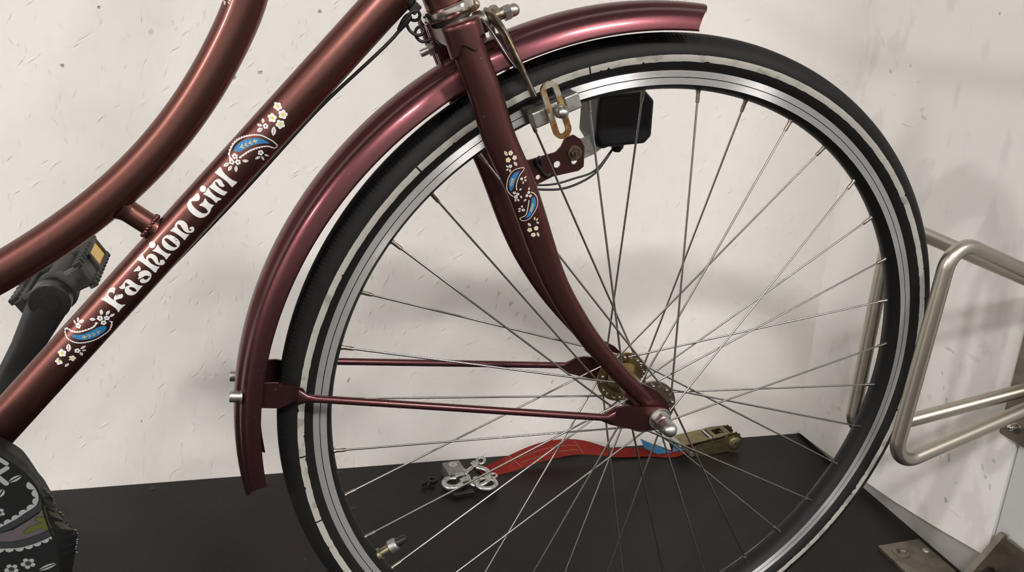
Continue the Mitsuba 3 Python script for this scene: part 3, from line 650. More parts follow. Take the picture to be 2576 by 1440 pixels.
# rough weld bead where the bridge meets the down tube
wb = []
bd = (b1 - b0) / np.linalg.norm(b1 - b0)
e1, e2 = np.cross(bd, (0, 1, 0)), np.array([0, 1.0, 0])
for a in np.arange(0, 2 * math.pi, .33):
    m = trimesh.creation.icosphere(1, 1.7)
    m.apply_translation(b0 + bd * 22.6 + (e1 * math.cos(a) + e2 * math.sin(a)) * 8.9 + bd * (abs(math.sin(a)) * -.6 + 1.5) + rng.normal(0, .35, 3))
    wb.append(m)
bike('bridge_weld', cat(*wb), m_frame, smooth=True)
bike('head_tube', tube([S0 - US * 5.5, S0 - US * 60, S0 - US * 150], 15.6, 40), m_frame, smooth=60)
bike('headset_cup', lathe([(-5.2, 16.2), (-5.0, 19.2), (-3.6, 20.9), (-1, 21.3), (1.6, 21.2), (3.4, 20.2), (4.0, 18.2), (4.0, 16.5)], S0, S0 + US, 48), m_chrome, smooth=35)
bike('headset_race', lathe([(4.0, 16.2), (6.4, 16.8), (8, 16.2), (9, 14)], S0, S0 + US, 40), m_dark_steel, smooth=35)
bike('fork__steerer', tube([S0 + US * 20, S0 - US * 165], 11.5, 24), m_zinc, smooth=60)
# stem and handlebar stand above the picture
st0 = S0 - US * 150
hb = np.array([-258.0, 0, 604.0])
bike('handlebar_stem', cat(tube([st0, st0 - US * 92], 11, 24), tube([st0 - US * 88, hb], 12, 20)), m_zinc, smooth=60)
hpts = [hb + np.array(q_) for q_ in [(-60, 320, 16), (-20, 296, 14), (-6, 220, 8), (-4, 120, 2), (0, 40, 0), (0, -40, 0), (-4, -120, 2), (-6, -220, 8), (-20, -296, 14), (-60, -320, 16)]]
bike('handlebar', tube(spline(hpts, 90), 12.5, 20), m_zinc, smooth=60)
# band, plug and wires at the top of the down tube
bp = DT[1] - ddir * 22
bd3 = np.array([ddir[0], 0, ddir[1]])
bike('cable_tie', tube([np.array([bp[0], 0, bp[1]]) - bd3 * 2.2, np.array([bp[0], 0, bp[1]]) + bd3 * 2.2], RD + .8, 48), m_cable, smooth=40)
dn3 = -np.array([DN[0], 0, DN[1]])
dn3 = dn3 if dn3[2] < 0 else -dn3
tp0 = np.array([bp[0], -3, bp[1]]) + dn3 * 18
bike('cable_tie__head', rbox(tp0, (4.2, 4, 3.2), 1, bd3, (0, 1, 0), dn3), m_cable)
def dtp(u, out, y=0.0):
    """a point beside the down tube: u mm along it from its upper mark, out mm from its axis on the lower side"""
    q_ = DT[1] + ddir * u
    return np.array([q_[0], y, q_[1]]) + dn3 * out
bike('light_cable', tube(spline([dtp(-12, 19.6, -2), dtp(0, 21.5), dtp(20, 21), dtp(45, 19), dtp(75, 16.7), dtp(130, 16.2), dtp(215, 15.9, 2), dtp(275, 14.9, 7), dtp(360, 14.2, 9), dtp(505, 14.0, 10)], 100), 1.35, 8), m_cable, smooth=60)
bike('light_cable__plug', tube(spline([dtp(-16, 19, -2), dtp(-10, 19.6, -2), dtp(-2, 21)], 8), [2.2, 3.0, 3.2, 3.2, 3.0, 2.6, 2.2, 1.9], 10), m_cable, smooth=50)
coil = [(-205, -4, 366), (-199, -6, 372), (-193.5, -6, 374), (-191, -4, 370.5), (-195, 0, 366.5), (-200, 2, 368), (-200, 2, 362), (-197, 1, 357.5), (-192, -1, 355.5), (-188.5, -2, 358), (-190, 0, 361.5), (-194, 2, 359), (-193.5, 2, 353.5), (-189, 1, 350.3), (-184, 0, 351.5), (-180, -3, 350.5), (-176, -4, 346)]
bike('light_cable__coil', tube(spline(coil, 120), 1.25, 8), m_cable, smooth=60)

# ------------------------------------------------------------------ front mudguard
FC, FR = np.array([-12.0, 3.0]), 346.2
half = [(-27.4, 1.6), (-28.2, .6), (-28.9, 1.4), (-28.6, 2.8), (-27.6, 6.5), (-25.8, 11), (-23.4, 14.4), (-20.4, 16.3), (-17.6, 16.9), (-15.4, 17.0), (-13.6, 17.9), (-11.6, 19.7), (-9.0, 21.1), (-5, 22.0), (0, 22.3)]
prof = np.array(half + [(-y, r) for y, r in half[-2::-1]])
pn = np.gradient(prof, axis=0)
pn = np.stack([pn[:, 1], -pn[:, 0]], 1) / np.linalg.norm(pn, axis=1)[:, None]
prof_in = prof + pn * .8 * (1 if (pn[14] @ [0, -1]) > 0 else -1)


def guard_end(j, lo):
    """angle (degrees) where each profile row ends: the lower end is cut to a blunt point, the front end is nearly square"""
    y = prof[j % len(prof), 0]
    return (184.9 - 3.4 * (abs(y) / 28) ** 1.4) if lo else (79.9 + 2.4 * (abs(y) / 28) ** 2.2)


def guard_point(th, y, r):
    t = math.degrees(th)
    pinch = math.exp(-((t - 115.5) / 4.6) ** 2)
    yy = y * (1 - .17 * pinch * min(1, (abs(y) / 25)) ** 2)
    rr = FR + r - .8 * pinch * (abs(y) / 28)
    return (FC[0] + rr * math.cos(th), yy, FC[1] + rr * math.sin(th))


rows = np.vstack([prof, prof_in[::-1]])
K, NA = len(rows), 170
gv = np.zeros((NA, K, 3))
for j in range(K):
    jj = j if j < len(prof) else K - 1 - j
    a0, a1 = guard_end(jj, False), guard_end(jj, True)
    for i in range(NA):
        gv[i, j] = guard_point(math.radians(a0 + (a1 - a0) * i / (NA - 1)), rows[j, 0], rows[j, 1])
f = grid_faces(NA, K)
caps = []
h = len(prof)
for i in (0, NA - 1):
    o = i * K
    for j in range(h - 1):
        qd = [o + j, o + j + 1, o + K - 2 - j, o + K - 1 - j]
        caps += [[qd[0], qd[1], qd[2]], [qd[0], qd[2], qd[3]]]
bike('front_mudguard__blade', fix(M(gv.reshape(-1, 3), np.vstack([f, caps]))), m_fender, smooth=50)
tag('bicycle__front_mudguard', 'wine-red ridged front mudguard')
# stays: rod flattened to a tab at both ends
for s in (-1, 1):
    P0, P1 = np.array([-322, s * 34.5, 78.8]), np.array([-47, s * 54.2, 11.0])
    L = np.linspace(0, 1, 40)
    pts = np.array([P0 + (P1 - P0) * t for t in L])
    rr = 3.3 + 4.2 * np.clip((.035 - L) / .035, 0, 1) ** 1.5 + 4.0 * np.clip((L - .975) / .025, 0, 1) ** 1.5
    rb = 3.3 - 1.9 * np.clip((.035 - L) / .035, 0, 1) - 1.9 * np.clip((L - .975) / .025, 0, 1)
    bike('front_mudguard__stay', tube(pts, rr, 20, side=(0, 1, 0), rb=rb), m_stay, smooth=60)
    tabf = Polygon([(-356, 89.6), (-349, 90.2), (-336, 88.2), (-326, 84), (-318, 79.5), (-317, 76.5), (-326, 71), (-338, 66.8), (-352, 69.8), (-357, 70.0)]).buffer(1.2)
    bike('front_mudguard__stay_tab', extrude(tabf, (0, s * (32.6 if s < 0 else 31.4) - (0 if s < 0 else 0), 0), (1, .03 * s, 0), (0, 0, 1), (0, 1, 0), -1, 1), m_stay, smooth=30)
    tabh = unary_union([Polygon([(-58, 13.5), (-44, 19.4), (-34, 19.6), (-16, 14.5), (3, 10.5), (8, 0), (5, -9), (-6, -11.5), (-22, -8), (-38, -1.0), (-50, 4.6), (-58, 10)]), Point(0, 0).buffer(11)]).buffer(.8)
    bike('front_mudguard__axle_tab', extrude(tabh, (0, 0, 0), (1, 0, 0), (0, 0, 1), (0, 1, 0), s * 51.7 - 1.25, s * 51.7 + 1.25), m_stay, smooth=30)
    ra = math.radians(167.7)
    rad = np.array([math.cos(ra), 0, math.sin(ra)])
    bo = np.array([FC[0], 0, FC[1]]) + rad * (FR + 16.2) + np.array([0, s * 18.5, 0])
    bike('front_mudguard__bolt', lathe([(0, 6.2), (1.4, 6.2), (1.5, 4.9), (9.2, 4.9), (9.8, 4.4), (9.8, 3), (7.6, 2.6)], bo, bo + rad, 24), m_zinc, smooth=30)
# mounting strip behind the fork crown
ms = LineString([(0, 0), (0, -34)]).buffer(5.5, cap_style=2).difference(unary_union([LineString([(0, -5), (0, -12)]).buffer(2), LineString([(0, -22), (0, -30)]).buffer(2)]))
bike('front_mudguard__mounting_strip', extrude(ms, S0 - FX * 19.5 + US * 4, (0, 1, 0), -US, FX, -1, 1), m_fender, smooth=30)
sb = S0 - FX * 20.5 + US * 22
bike('front_mudguard__mounting_bolt', cat(hexnut(sb, -FX, 9, 5), lathe([(5, 2.6), (11.5, 2.6)], sb, sb - FX, 12), *[lathe([(6 + i * 1.1, 3), (6.5 + i * 1.1, 3)], sb, sb - FX, 12) for i in range(5)]), m_zinc, smooth=30)

# ------------------------------------------------------------------ front brake: a side-pull caliper on the fork crown
BP = S0 + US * 17.5                                       # pivot height on the steering axis
def bf(fwd, y, down):
    return BP + FX * fwd + US * down + np.array([0, y, 0])
bike('front_brake__pivot_bolt', cat(lathe([(14, 6.5), (18, 6.5), (18, 9), (24, 9), (24, 5), (43, 4.5)], BP, BP + FX, 20)), m_brake, smooth=30)
bike('front_brake__cap_nut', hexnut(bf(41, 0, 1), FX, 11, 6, 8), m_zinc, smooth=30)
bike('front_brake__washer', lathe([(0, 8), (1.6, 8)], bf(24.5, 0, 0), bf(30, 0, 0), 20), m_zinc)
for s in (-1, 1):
    w = 29.5 if s < 0 else 35.5
    path = np.array([bf(w, s * -4, -2), bf(w, s * 8, -1), bf(w, s * 22, 4), bf(w, s * 31, 12), bf(w + .5, s * 35.5, 23), bf(w + 1.5, s * 37.5, 35), bf(w + 3, s * 38.5, 51), bf(w + 4, s * 39, 60)])
    pp = spline(path, 40)
    t = np.gradient(pp, axis=0)
    bike('front_brake__arm', tube(pp, np.linspace(6.8, 5.0, 40), 16, side=FX, rb=np.linspace(3.0, 2.4, 40)), m_brake, smooth=50)
    top, bot = np.array([-99.8, s * 39.5, 311.5]), np.array([-90.0, s * 39.5, 280.5])
    ax_ = (bot - top) / np.linalg.norm(bot - top)
    ay = np.cross((0, 1, 0), ax_)
    ol = LineString([(0, 0), (32.5, 0)])
    pl = ol.buffer(7.6, 16).difference(LineString([(-.5, 0), (33, 0)]).buffer(3.1, 12))
    bike('front_brake__slotted_plate', extrude(pl, top, ax_, ay, (0, 1, 0), -1.6, 1.6), m_plate, smooth=30)
    rim_t = np.array([.955, 0, .297])
    bc = np.array([-92.0, 0, 295.3])
    bike('front_brake__shoe', cat(rbox(bc - rim_t * 14.5 + np.array([0, s * 27, -1.5]), (6.4, 7.5, 6.6), 1.6, rim_t, (0, 1, 0), np.cross(rim_t, (0, 1, 0))), rbox(bc + rim_t * 14.5 + np.array([0, s * 27, 0]), (6.4, 7.5, 6.6), 1.4, rim_t, (0, 1, 0), np.cross(rim_t, (0, 1, 0))), rbox(bc + np.array([0, s * 26, 0]), (15, 5.5, 5.2), 1.4, rim_t, (0, 1, 0), np.cross(rim_t, (0, 1, 0)))), m_shoe, smooth=30)
    bike('front_brake__pad', rbox(bc - rim_t * 2 + np.array([0, s * 16.6, 1.5]), (22, 3.7, 6.6), 1.5, rim_t, (0, 1, 0), np.cross(rim_t, (0, 1, 0))), m_rubber_black, smooth=30)
    bike('front_brake__shoe_bolt', lathe([(0, 3.6), (12, 3.6)], bc + np.array([0, s * 30, 0]), bc + np.array([0, s * 60, 0]), 12), m_zinc)
    bike('front_brake__shoe_nut', hexnut(bc + np.array([0, s * 41.2, 0]), (0, s, 0), 10.5, 4.5, 6.5), m_galv, smooth=30)
sp = [bf(21, -4, -4), bf(22, -12, 0), bf(24, -22, 12), bf(27, -31, 30), bf(29, -33, 36)]
bike('front_brake__spring', tube(spline(sp, 30), 1.5, 8), m_spoke, smooth=60)
bike('front_brake__nut', hexnut(bf(16, 0, -14), FX, 9, 6, 4), m_plate, smooth=30)

# ------------------------------------------------------------------ headlight on the far side
hl = np.array([4.0, 66, 262.5])
shell = unary_union([Polygon([(-24, 24), (21, 25), (29.5, 16), (28, -17), (22, -23), (-22, -23), (-28, -13), (-26, 12)])]).buffer(3).buffer(-2)
import manifold3d as m3
def loft(poly, y0, y1, r):
    ss = []
    x, z = np.asarray(poly.buffer(-r).exterior.coords).T
    for px, pz in zip(x[:-1], z[:-1]):
        for yy in (y0 + r, y1 - r):
            ss.append(m3.Manifold.sphere(r, 14).translate((px, yy, pz)))
    mm = m3.Manifold.batch_hull(ss).to_mesh()
    return fix(M(mm.vert_properties[:, :3], mm.tri_verts))
hm = loft(shell.simplify(.6), 46 - 66, 92 - 66, 5)
hm.apply_translation(hl)
bike('headlight__housing', hm, m_plastic, smooth=40)
hm2 = lathe([(0, 7), (5, 6), (9, 3.4)], hl + np.array([1, -2, -24]), hl + np.array([-1, -2, -40]), 16)
bike('headlight__cable_grommet', hm2, m_plastic, smooth=40)
brk = Polygon([(-112, 196), (-81.5, 210.5), (-65, 216.5), (-40, 219), (-35.3, 222.3), (-34.6, 240.5), (-38.2, 247.5), (-44.5, 252), (-52, 250.5), (-56.2, 242.5), (-62, 237.5), (-71, 236), (-88, 233), (-112, 232)]).buffer(.8)
brk = brk.difference(unary_union([Point(-61, 226.6).buffer(3.4, 12), LineString([(-43.8, 228), (-43.8, 234)]).buffer(3.2, 10), Point(-80, 216.5).buffer(2.4)]))
bike('headlight__bracket', extrude(brk, (0, 53.5, 0), (1, 0, 0), (0, 0, 1), (0, 1, 0), -1.2, 1.2), m_fork, smooth=30)
bike('headlight__bracket_bolt', cat(lathe([(0, 6.8), (1.4, 6.8)], (-43.8, 52.2, 236), (-43.8, 40, 236), 20), hexnut((-43.8, 50.8, 236), (0, -1, 0), 9, 4), lathe([(4, 2.6), (8, 2.6)], (-43.8, 50.8, 236), (-43.8, 40, 236), 12)), m_brake, smooth=30)
arm2 = Polygon([(-48, 228), (-34, 229), (-22, 233), (-12, 240), (-10, 252), (-22, 249), (-40, 246)]).buffer(1)
bike('headlight__arm', extrude(arm2, (0, 57, 0), (1, 0, 0), (0, 0, 1), (0, 1, 0), -1.2, 1.2), m_shoe, smooth=30)
bike('headlight__joint', lathe([(0, 8), (9, 8)], (-14, 53, 245), (-14, 70, 245), 24), m_plastic, smooth=40)
cab = [(0, 63, 233), (-8, 61, 224), (-20, 58, 213), (-38, 54, 206), (-58, 53, 202.5), (-72, 55, 203), (-88, 58, 206), (-100, 56, 213), (-112, 54, 218)]
bike('headlight__cable', tube(spline(cab, 50), 1.1, 8), m_cable, smooth=60)
cab2 = [(-1, 62, 233), (-11, 61, 222), (-24, 59, 213), (-40, 58, 210), (-52, 57, 208), (-66, 56, 207), (-84, 55, 209), (-108, 54, 214)]
bike('headlight__cable', tube(spline(cab2, 50), 1.0, 8), m_cable, smooth=60)
knot = [(-79, 50, 227), (-78, 49, 232), (-80, 48, 236), (-82, 49, 231), (-79, 50, 226), (-76, 51, 221), (-71, 52, 217), (-68, 53, 219)]
bike('headlight__wire_knot', tube(spline(knot, 40), 1.9, 8), m_cable, smooth=60)

# ------------------------------------------------------------------ crank, pedal, chain case
BB = np.array([-612.0, 0, 7.0])
PX = np.array([-512.5, 0, 149.5])
cd = (PX - BB) / np.linalg.norm(PX - BB)
cpts = np.array([BB + cd * t for t in np.linspace(0, np.linalg.norm(PX - BB), 30)])
cl = np.linspace(0, 1, 30)
cpts[:, 1] = 72 + 12 * cl
bike('crank_arm', cat(tube(cpts, 13 + 3.4 * np.clip((cl - .72) / .28, 0, 1) - 1.0 * np.sin(cl * math.pi), 24, side=(0, 1, 0), rb=8.0), lathe([(-8, 15.0), (-6.5, 16.6), (6.5, 16.6), (8, 15.2)], PX + [0, 84, 0], PX + [0, 100, 0], 36), lathe([(0, 8.2), (.7, 8.0)], PX + [0, 75.9, 0], PX + [0, 60, 0], 24)), m_crank, smooth=45)
ang = math.radians(24)
pu, pw_ = np.array([math.cos(ang), 0, math.sin(ang)]), np.array([-math.sin(ang), 0, math.cos(ang)])
pc = PX + np.array([0.5, 0, 1.5])
body = cat(lathe([(92, 15.5), (94, 17.5), (103, 17.2), (105, 13.5), (120, 13.5), (160, 12.5), (176, 12)], PX + [3, 0, 2], PX + [3, 10, 2], 28),
           rbox(pc + [0, 100, 0], (27, 6, 10), 3, pu, (0, 1, 0), pw_), rbox(pc + [0, 170, 0], (28, 6, 10), 3, pu, (0, 1, 0), pw_))
bike('pedal__body', body, m_pedal, smooth=40)
for s in (-1, 1):
    rail = [rbox(pc + pu * s * 27 + np.array([0, 134, 0]), (4.5, 41, 10), 2, pu, (0, 1, 0), pw_)]
    for yy in np.arange(97, 176, 9.5):
        for zz in (-10.5, 10.5):
            rail.append(rbox(pc + pu * s * 30.5 + np.array([0, yy, 0]) + pw_ * zz, (3.6, 2.6, 2.8), .9, pu, (0, 1, 0), pw_))
    bike('pedal__rail', cat(*rail), m_pedal, smooth=40)
    rf = pc + pu * s * 31.2 + np.array([0, 149, 0])
    bike('pedal__reflector_frame', extrude(sbox(-22, -10.5, 22, 10.5).difference(sbox(-17, -7.2, 17, 7.2)), rf, (0, 1, 0), pw_, pu * s, -1.5, 3.2), m_pedal, smooth=30)
    bike('pedal__reflector', rbox(rf + pu * s * .6, (1.4, 17.2, 7.4), .5, pu, (0, 1, 0), pw_), m_amber, smooth=30)
# chain case: a cloth-covered box, folded along an upright crease near its rounded front
CASE_Y = -62.5
FRONT = [(-860, 132), (-700, 131), (-620, 127), (-575, 119), (-544.9, 103.7), (-532.9, 90.8), (-523.2, 77.4), (-517.2, 63.6), (-515.4, 52), (-517.3, 36.6), (-517.0, 17.7), (-515.8, -1.9), (-518.7, -20.4), (-526.5, -42.1), (-545, -66), (-575, -83), (-620, -92), (-700, -94), (-860, -95)]
EDGE = [(-860, 133), (-700, 132), (-622, 127.5), (-578, 118), (-548.9, 102.3), (-536.6, 89.2), (-524.5, 73.3), (-517.8, 49.9), (-514.6, 39.9), (-509.6, 14.7), (-503.6, 1.8), (-507.8, -11.9), (-515.0, -34.0), (-524.8, -55.6), (-545, -76), (-575, -90), (-620, -97), (-700, -98), (-860, -99)]


def dense(p, k=14):
    p = np.asarray(p, float)
    t = np.arange(len(p))
    tt = np.linspace(0, len(p) - 1, (len(p) - 1) * k + 1)
    return np.stack([np.interp(tt, t, p[:, 0]), np.interp(tt, t, p[:, 1])], 1) * .35 + CubicSpline(t, p)(tt) * .65


F_, E_ = dense(FRONT), dense(EDGE)
nr = meshkit.fbm(np.stack([E_[:, 0] * .16, E_[:, 1] * .16, E_[:, 0] * 0], -1), 3) - .5
nr2 = meshkit.fbm(np.stack([E_[:, 0] * .3, E_[:, 1] * .3, E_[:, 0] * 0 + 9], -1), 2) - .5
ctr = np.array([-612.0, 10.0])
out_ = (E_ - ctr) / np.linalg.norm(E_ - ctr, axis=1)[:, None]
rows = []
for y, q_ in [(CASE_Y, F_), (CASE_Y + 2.2, F_ * .72 + E_ * .28), (-56, F_ * .45 + E_ * .55 + out_ * nr2[:, None] * 2.0), (-51, F_ * .15 + E_ * .85 + out_ * nr2[:, None] * 2.5), (-48, E_ + out_ * nr[:, None] * 4.5), (-45, E_ - out_ * .6 + out_ * nr[:, None] * 3), (-36, E_ - out_ * 6), (-22, E_ - out_ * 9)]:
    rows.append(np.stack([q_[:, 0], np.full(len(q_), float(y)), q_[:, 1]], 1))
side_ = M(np.vstack(rows), grid_faces(len(rows), len(F_), wrap_m=False))
v2, f2 = trimesh.creation.triangulate_polygon(Polygon(F_).buffer(0), engine='earcut')
face_ = M(np.stack([v2[:, 0], np.full(len(v2), CASE_Y), v2[:, 1]], 1), f2)
bike('chain_case__cover', cat(side_, face_), m_case, smooth=28)
tag('bicycle__chain_case', 'black cloth chain case printed with paisley borders')
# frayed thread tips along the folded front edge
tips = []
for i in range(14 * 7 + 3, 14 * 11 + 6, 2):
    c_ = np.array([E_[i, 0], -48 + rng.normal(0, .8), E_[i, 1]]) + np.array([out_[i, 0], 0, out_[i, 1]]) * (nr[i] * 4.5 - .3)
    if rng.random() < .7:
        tips.append(tube([c_, c_ + np.array([out_[i, 0] * 1.3, -.8, out_[i, 1] * 1.3]) + rng.normal(0, .5, 3)], [.42, .2], 5))
tag(bike('chain_case__frayed_edge', cat(*tips), m_case_white, smooth=60), kind='stuff')


def case_y(x, z):
    return CASE_Y


# ------------------------------------------------------------------ flat print
def patch(poly, yfn, cell=2.0, lift=.12):
    """A flat outline in the (x, z) plane of the wheel frame, laid on the near surface y = yfn(x, z)."""
    vs, fs_, at = [], [], 0
    poly = poly.buffer(0)
    x0, z0, x1, z1 = poly.bounds
    for i in range(int((x1 - x0) / cell) + 1):
        for j in range(int((z1 - z0) / cell) + 1):
            g = poly.intersection(sbox(x0 + i * cell, z0 + j * cell, x0 + (i + 1) * cell, z0 + (j + 1) * cell))
            for h_ in getattr(g, 'geoms', [g]):
                if h_.geom_type != 'Polygon' or h_.area < 1e-4:
                    continue
                v_, f_ = trimesh.creation.triangulate_polygon(h_, engine='earcut')
                vs.append(v_)
                fs_.append(f_ + at)
                at += len(v_)
    v_ = np.vstack(vs)
    y = np.array([yfn(a, b) for a, b in v_]) - lift
    m = M(np.stack([v_[:, 0], y, v_[:, 1]], 1), np.vstack(fs_))
    m.merge_vertices(digits_vertex=4)
    if m.face_normals[:, 1].mean() > 0:
        m.invert()
    return m


def tube_y(x, z):
    d = (np.array([x, z]) - DT[1]) @ DN
    return -math.sqrt(max(RD * RD - d * d, .01))


FD = FKs(np.linspace(0, fs[-1], 400))
def fork_surf(x, z):
    k = int(np.argmin((FD[:, 0] - x) ** 2 + (FD[:, 1] - z) ** 2))
    t = fs[-1] * k / 399
    d = math.hypot(FD[k, 0] - x, FD[k, 1] - z)
    return -fork_y(t) - fork_b(t) * math.sqrt(max(1 - (d / FAs(t)) ** 2, .01))


def smooth_poly(pts, k=4):
    p = np.asarray(pts, float) / 10
    return Polygon(p).buffer(.28).buffer(-.56).buffer(.28) if len(p) < 8 else Polygon(p).buffer(.22, 6).buffer(-.44, 6).buffer(.22, 6)


def flower(cx, cz, r, rot=0.0):
    pet = [Point(cx + .58 * r * math.cos(rot + k * 1.2566), cz + .58 * r * math.sin(rot + k * 1.2566)).buffer(.40 * r, 6) for k in range(5)]
    return unary_union(pet + [Point(cx, cz).buffer(.45 * r, 8)])


def leaf(x0, z0, x1, z1, w):
    a, b = np.array([x0, z0]), np.array([x1, z1])
    d = b - a
    n_ = np.array([-d[1], d[0]]) / np.linalg.norm(d)
    t = np.linspace(0, 1, 9)
    e = np.sin(np.pi * t) ** .8 * w / 2
    out = Polygon(np.vstack([a + d * t[:, None] + n_ * e[:, None], (a + d * t[:, None] - n_ * e[:, None])[::-1]])).buffer(0)
    return out.difference(LineString([a + d * .22, a + d * .82]).buffer(w * .055))


def scallop(pts, r0):
    """a thin outline with half-round beads on its outer side"""
    p = spline(np.asarray(pts, float) / 10, 160)
    seg = np.r_[0, np.cumsum(np.linalg.norm(np.diff(p, axis=0), axis=1))]
    line = LineString(p).buffer(.26)
    c = p.mean(0)
    beads, s_ = [], .0
    inner = Polygon(p).buffer(-.05)
    while s_ < seg[-1]:
        q_ = np.array([np.interp(s_, seg, p[:, 0]), np.interp(s_, seg, p[:, 1])])
        u = s_ / seg[-1]
        r = r0 * (.55 + .9 * abs(u - .5))
        beads.append(Point(*q_).buffer(r, 8))
        s_ += 2.05 * r
    return unary_union([line, unary_union(beads).difference(inner)])


def sprig(pts):
    p = spline(np.asarray(pts, float) / 10, 40)
    out = [LineString(p).buffer(.12)]
    for k in (4, 13, 22, 31):
        d = p[k + 4] - p[k]
        d /= np.linalg.norm(d)
        n_ = np.array([-d[1], d[0]])
        for s in (-1, 1):
            out.append(leaf(*p[k], *(p[k] + d * 2.6 - d * 0 + n_ * s * 1.5), .9))
    out.append(leaf(*p[32], *(p[39] + (p[39] - p[34]) * .5), 1.3))
    return unary_union(out)


def wear(poly, seed, amount, size):
    """flecks rubbed out of the print"""
    r = np.random.default_rng(seed)
    x0, z0, x1, z1 = poly.bounds
    bad = []
    for _ in range(amount):
        c = np.array([r.uniform(x0, x1), r.uniform(z0, z1)])
        k = r.integers(4, 7)
        bad.append(Polygon([c + size * r.uniform(.3, 1) * np.array([math.cos(a), math.sin(a)]) for a in np.sort(r.uniform(0, 6.28, k))]).buffer(.05))
    return poly.difference(unary_union(bad))


for i, L_ in enumerate(LETTERS):
    g = smooth_poly(L_[0])
    for hole in L_[1:]:
        g = g.difference(smooth_poly(hole))
    if i in (0, 2, 5, 7):
        g = wear(g, 40 + i, 3, .8)
    bike('down_tube__letter', patch(g, tube_y), m_white, smooth=True)
for holder, yfn, fl_, lv_, bo_, fi_, sp_, bead in (('down_tube', tube_y, TUBE_FLOWERS, TUBE_LEAVES, BORDERS, FILLS, SPRIGS, 1.25), ('fork', fork_surf, FORK_FLOWERS, FORK_LEAVES, FORK_BORDERS, FORK_FILLS, FORK_SPRIGS, .62)):
    for i, (kind, x, z, r) in enumerate(fl_):
        r = r / 10
        g = flower(x / 10, z / 10, r, i * .7)
        if holder == 'down_tube' and i in (14, 15):
            g = wear(g, i, 4, 1.5)
        bike(holder + '__flower', patch(g.difference(Point(x / 10, z / 10).buffer(.36 * r, 10)), yfn, 1.6), m_white if (kind == 'b' or holder == 'down_tube') else m_cream, smooth=True)
        bike(holder + '__flower_centre', patch(Point(x / 10, z / 10).buffer(.40 * r, 10), yfn, 1.6, .10), m_yellow if kind == 'y' else m_greyblue, smooth=True)
    for x0, z0, x1, z1, w in lv_:
        bike(holder + '__leaf', patch(leaf(x0 / 10, z0 / 10, x1 / 10, z1 / 10, w / 10), yfn, 1.6), m_white if holder == 'down_tube' else m_cream, smooth=True)
    for i in range(2):
        bike(holder + '__paisley_border', patch(scallop(bo_[i][0], bead), yfn, 1.6), m_white if holder == 'down_tube' else m_cream, smooth=True)
        fg, sg = smooth_poly(fi_[i][0]), sprig(sp_[i][0]) if holder == 'down_tube' else affinity.scale(sprig(sp_[i][0]), .8, .8)
        bike(holder + '__paisley_fill', patch(wear(fg, 3 + i, 5, .5), yfn, 1.6, .08), m_blue, smooth=True)
        bike(holder + '__sprig', patch(sg.intersection(fg.buffer(-.2)), yfn, 1.6, .14), m_sprig, smooth=True)
# two leaves of print on the curved tube, near the top of the picture
TD = TT
def top_y(x, z):
    k = int(np.argmin((TD[:, 0] - x) ** 2 + (TD[:, 1] - z) ** 2))
    d = math.hypot(TD[k, 0] - x, TD[k, 1] - z)
    return -math.sqrt(max(RT * RT - d * d, .01))
for l4 in ((-330.4, 393.5, -331.0, 384.2, 2.6), (-327.9, 391.5, -327.2, 385.9, 2.8), (-325.5, 398, -327.0, 391.5, 2.8)):
    bike('top_tube__leaf', patch(leaf(*l4), top_y, 1.2), m_white, smooth=True)
# print on the chain case
def case(key, poly, m, lift=.25):
    bike('chain_case__' + key, patch(poly.intersection(Polygon(F_).buffer(-.3)), case_y, 2.4, lift), m, smooth=True)


def beads(pts, r0, r1, step, side):
    p = spline(pts, 200)
    seg = np.r_[0, np.cumsum(np.linalg.norm(np.diff(p, axis=0), axis=1))]
    out, s_ = [LineString(p).buffer(.35)], step * .5
    while s_ < seg[-1]:
        i = int(np.searchsorted(seg, s_))
        d = p[min(i + 1, 199)] - p[max(i - 1, 0)]
        n_ = np.array([-d[1], d[0]]) / np.linalg.norm(d) * side
        r = r0 + (r1 - r0) * s_ / seg[-1]
        c = Point(*(p[i])).buffer(r, 10)
        half_ = Polygon([p[i] + d / np.linalg.norm(d) * 9, p[i] - d / np.linalg.norm(d) * 9, p[i] - d / np.linalg.norm(d) * 9 + n_ * 9, p[i] + d / np.linalg.norm(d) * 9 + n_ * 9])
        out.append(c.intersection(half_))
        s_ += 2 * r * 1.04
    return unary_union(out)


case('lower_scallop', beads([(-575, 17), (-563, 13), (-552.7, 10.6), (-547, 9.4), (-541.3, 8.1), (-535.3, 8.1), (-529, 8.9), (-522.6, 10.4), (-517.9, 12), (-512.9, 14.9), (-511.1, 16.1)], 3.6, 2.6, 2, -1), m_case_white)
case('upper_scallop', beads([(-575, 24), (-560, 26.5), (-547.9, 29.9), (-541.5, 32.3), (-534.9, 35), (-528, 38.8), (-520.3, 43.3), (-517.5, 49.5), (-517.6, 56), (-519.5, 62)], 2.4, 3.9, 2, 1), m_case_white)
case('band', Polygon([(-575, 19.5), (-549.2, 24.9), (-543, 26.1), (-536.3, 28.8), (-529.6, 31.9), (-518, 37.8), (-512.5, 48.6), (-515.5, 50), (-519.2, 43), (-528, 38.8), (-534.9, 35), (-541.5, 32.3), (-547.9, 29.9), (-575, 23.5)]), m_case_grey, .10)
case('band', Polygon([(-575, 21), (-551.2, 16.8), (-542.8, 14.4), (-533.7, 14.8), (-524.1, 16.7), (-517, 18.5), (-510.4, 23.4), (-506.3, 28.1), (-504.7, 24.3), (-508.6, 20.4), (-512.8, 15.7), (-517.6, 12), (-522.6, 10.4), (-529, 8.9), (-535.3, 8.1), (-541.3, 8.1), (-552.7, 10.6), (-575, 17)]), m_case_grey, .10)
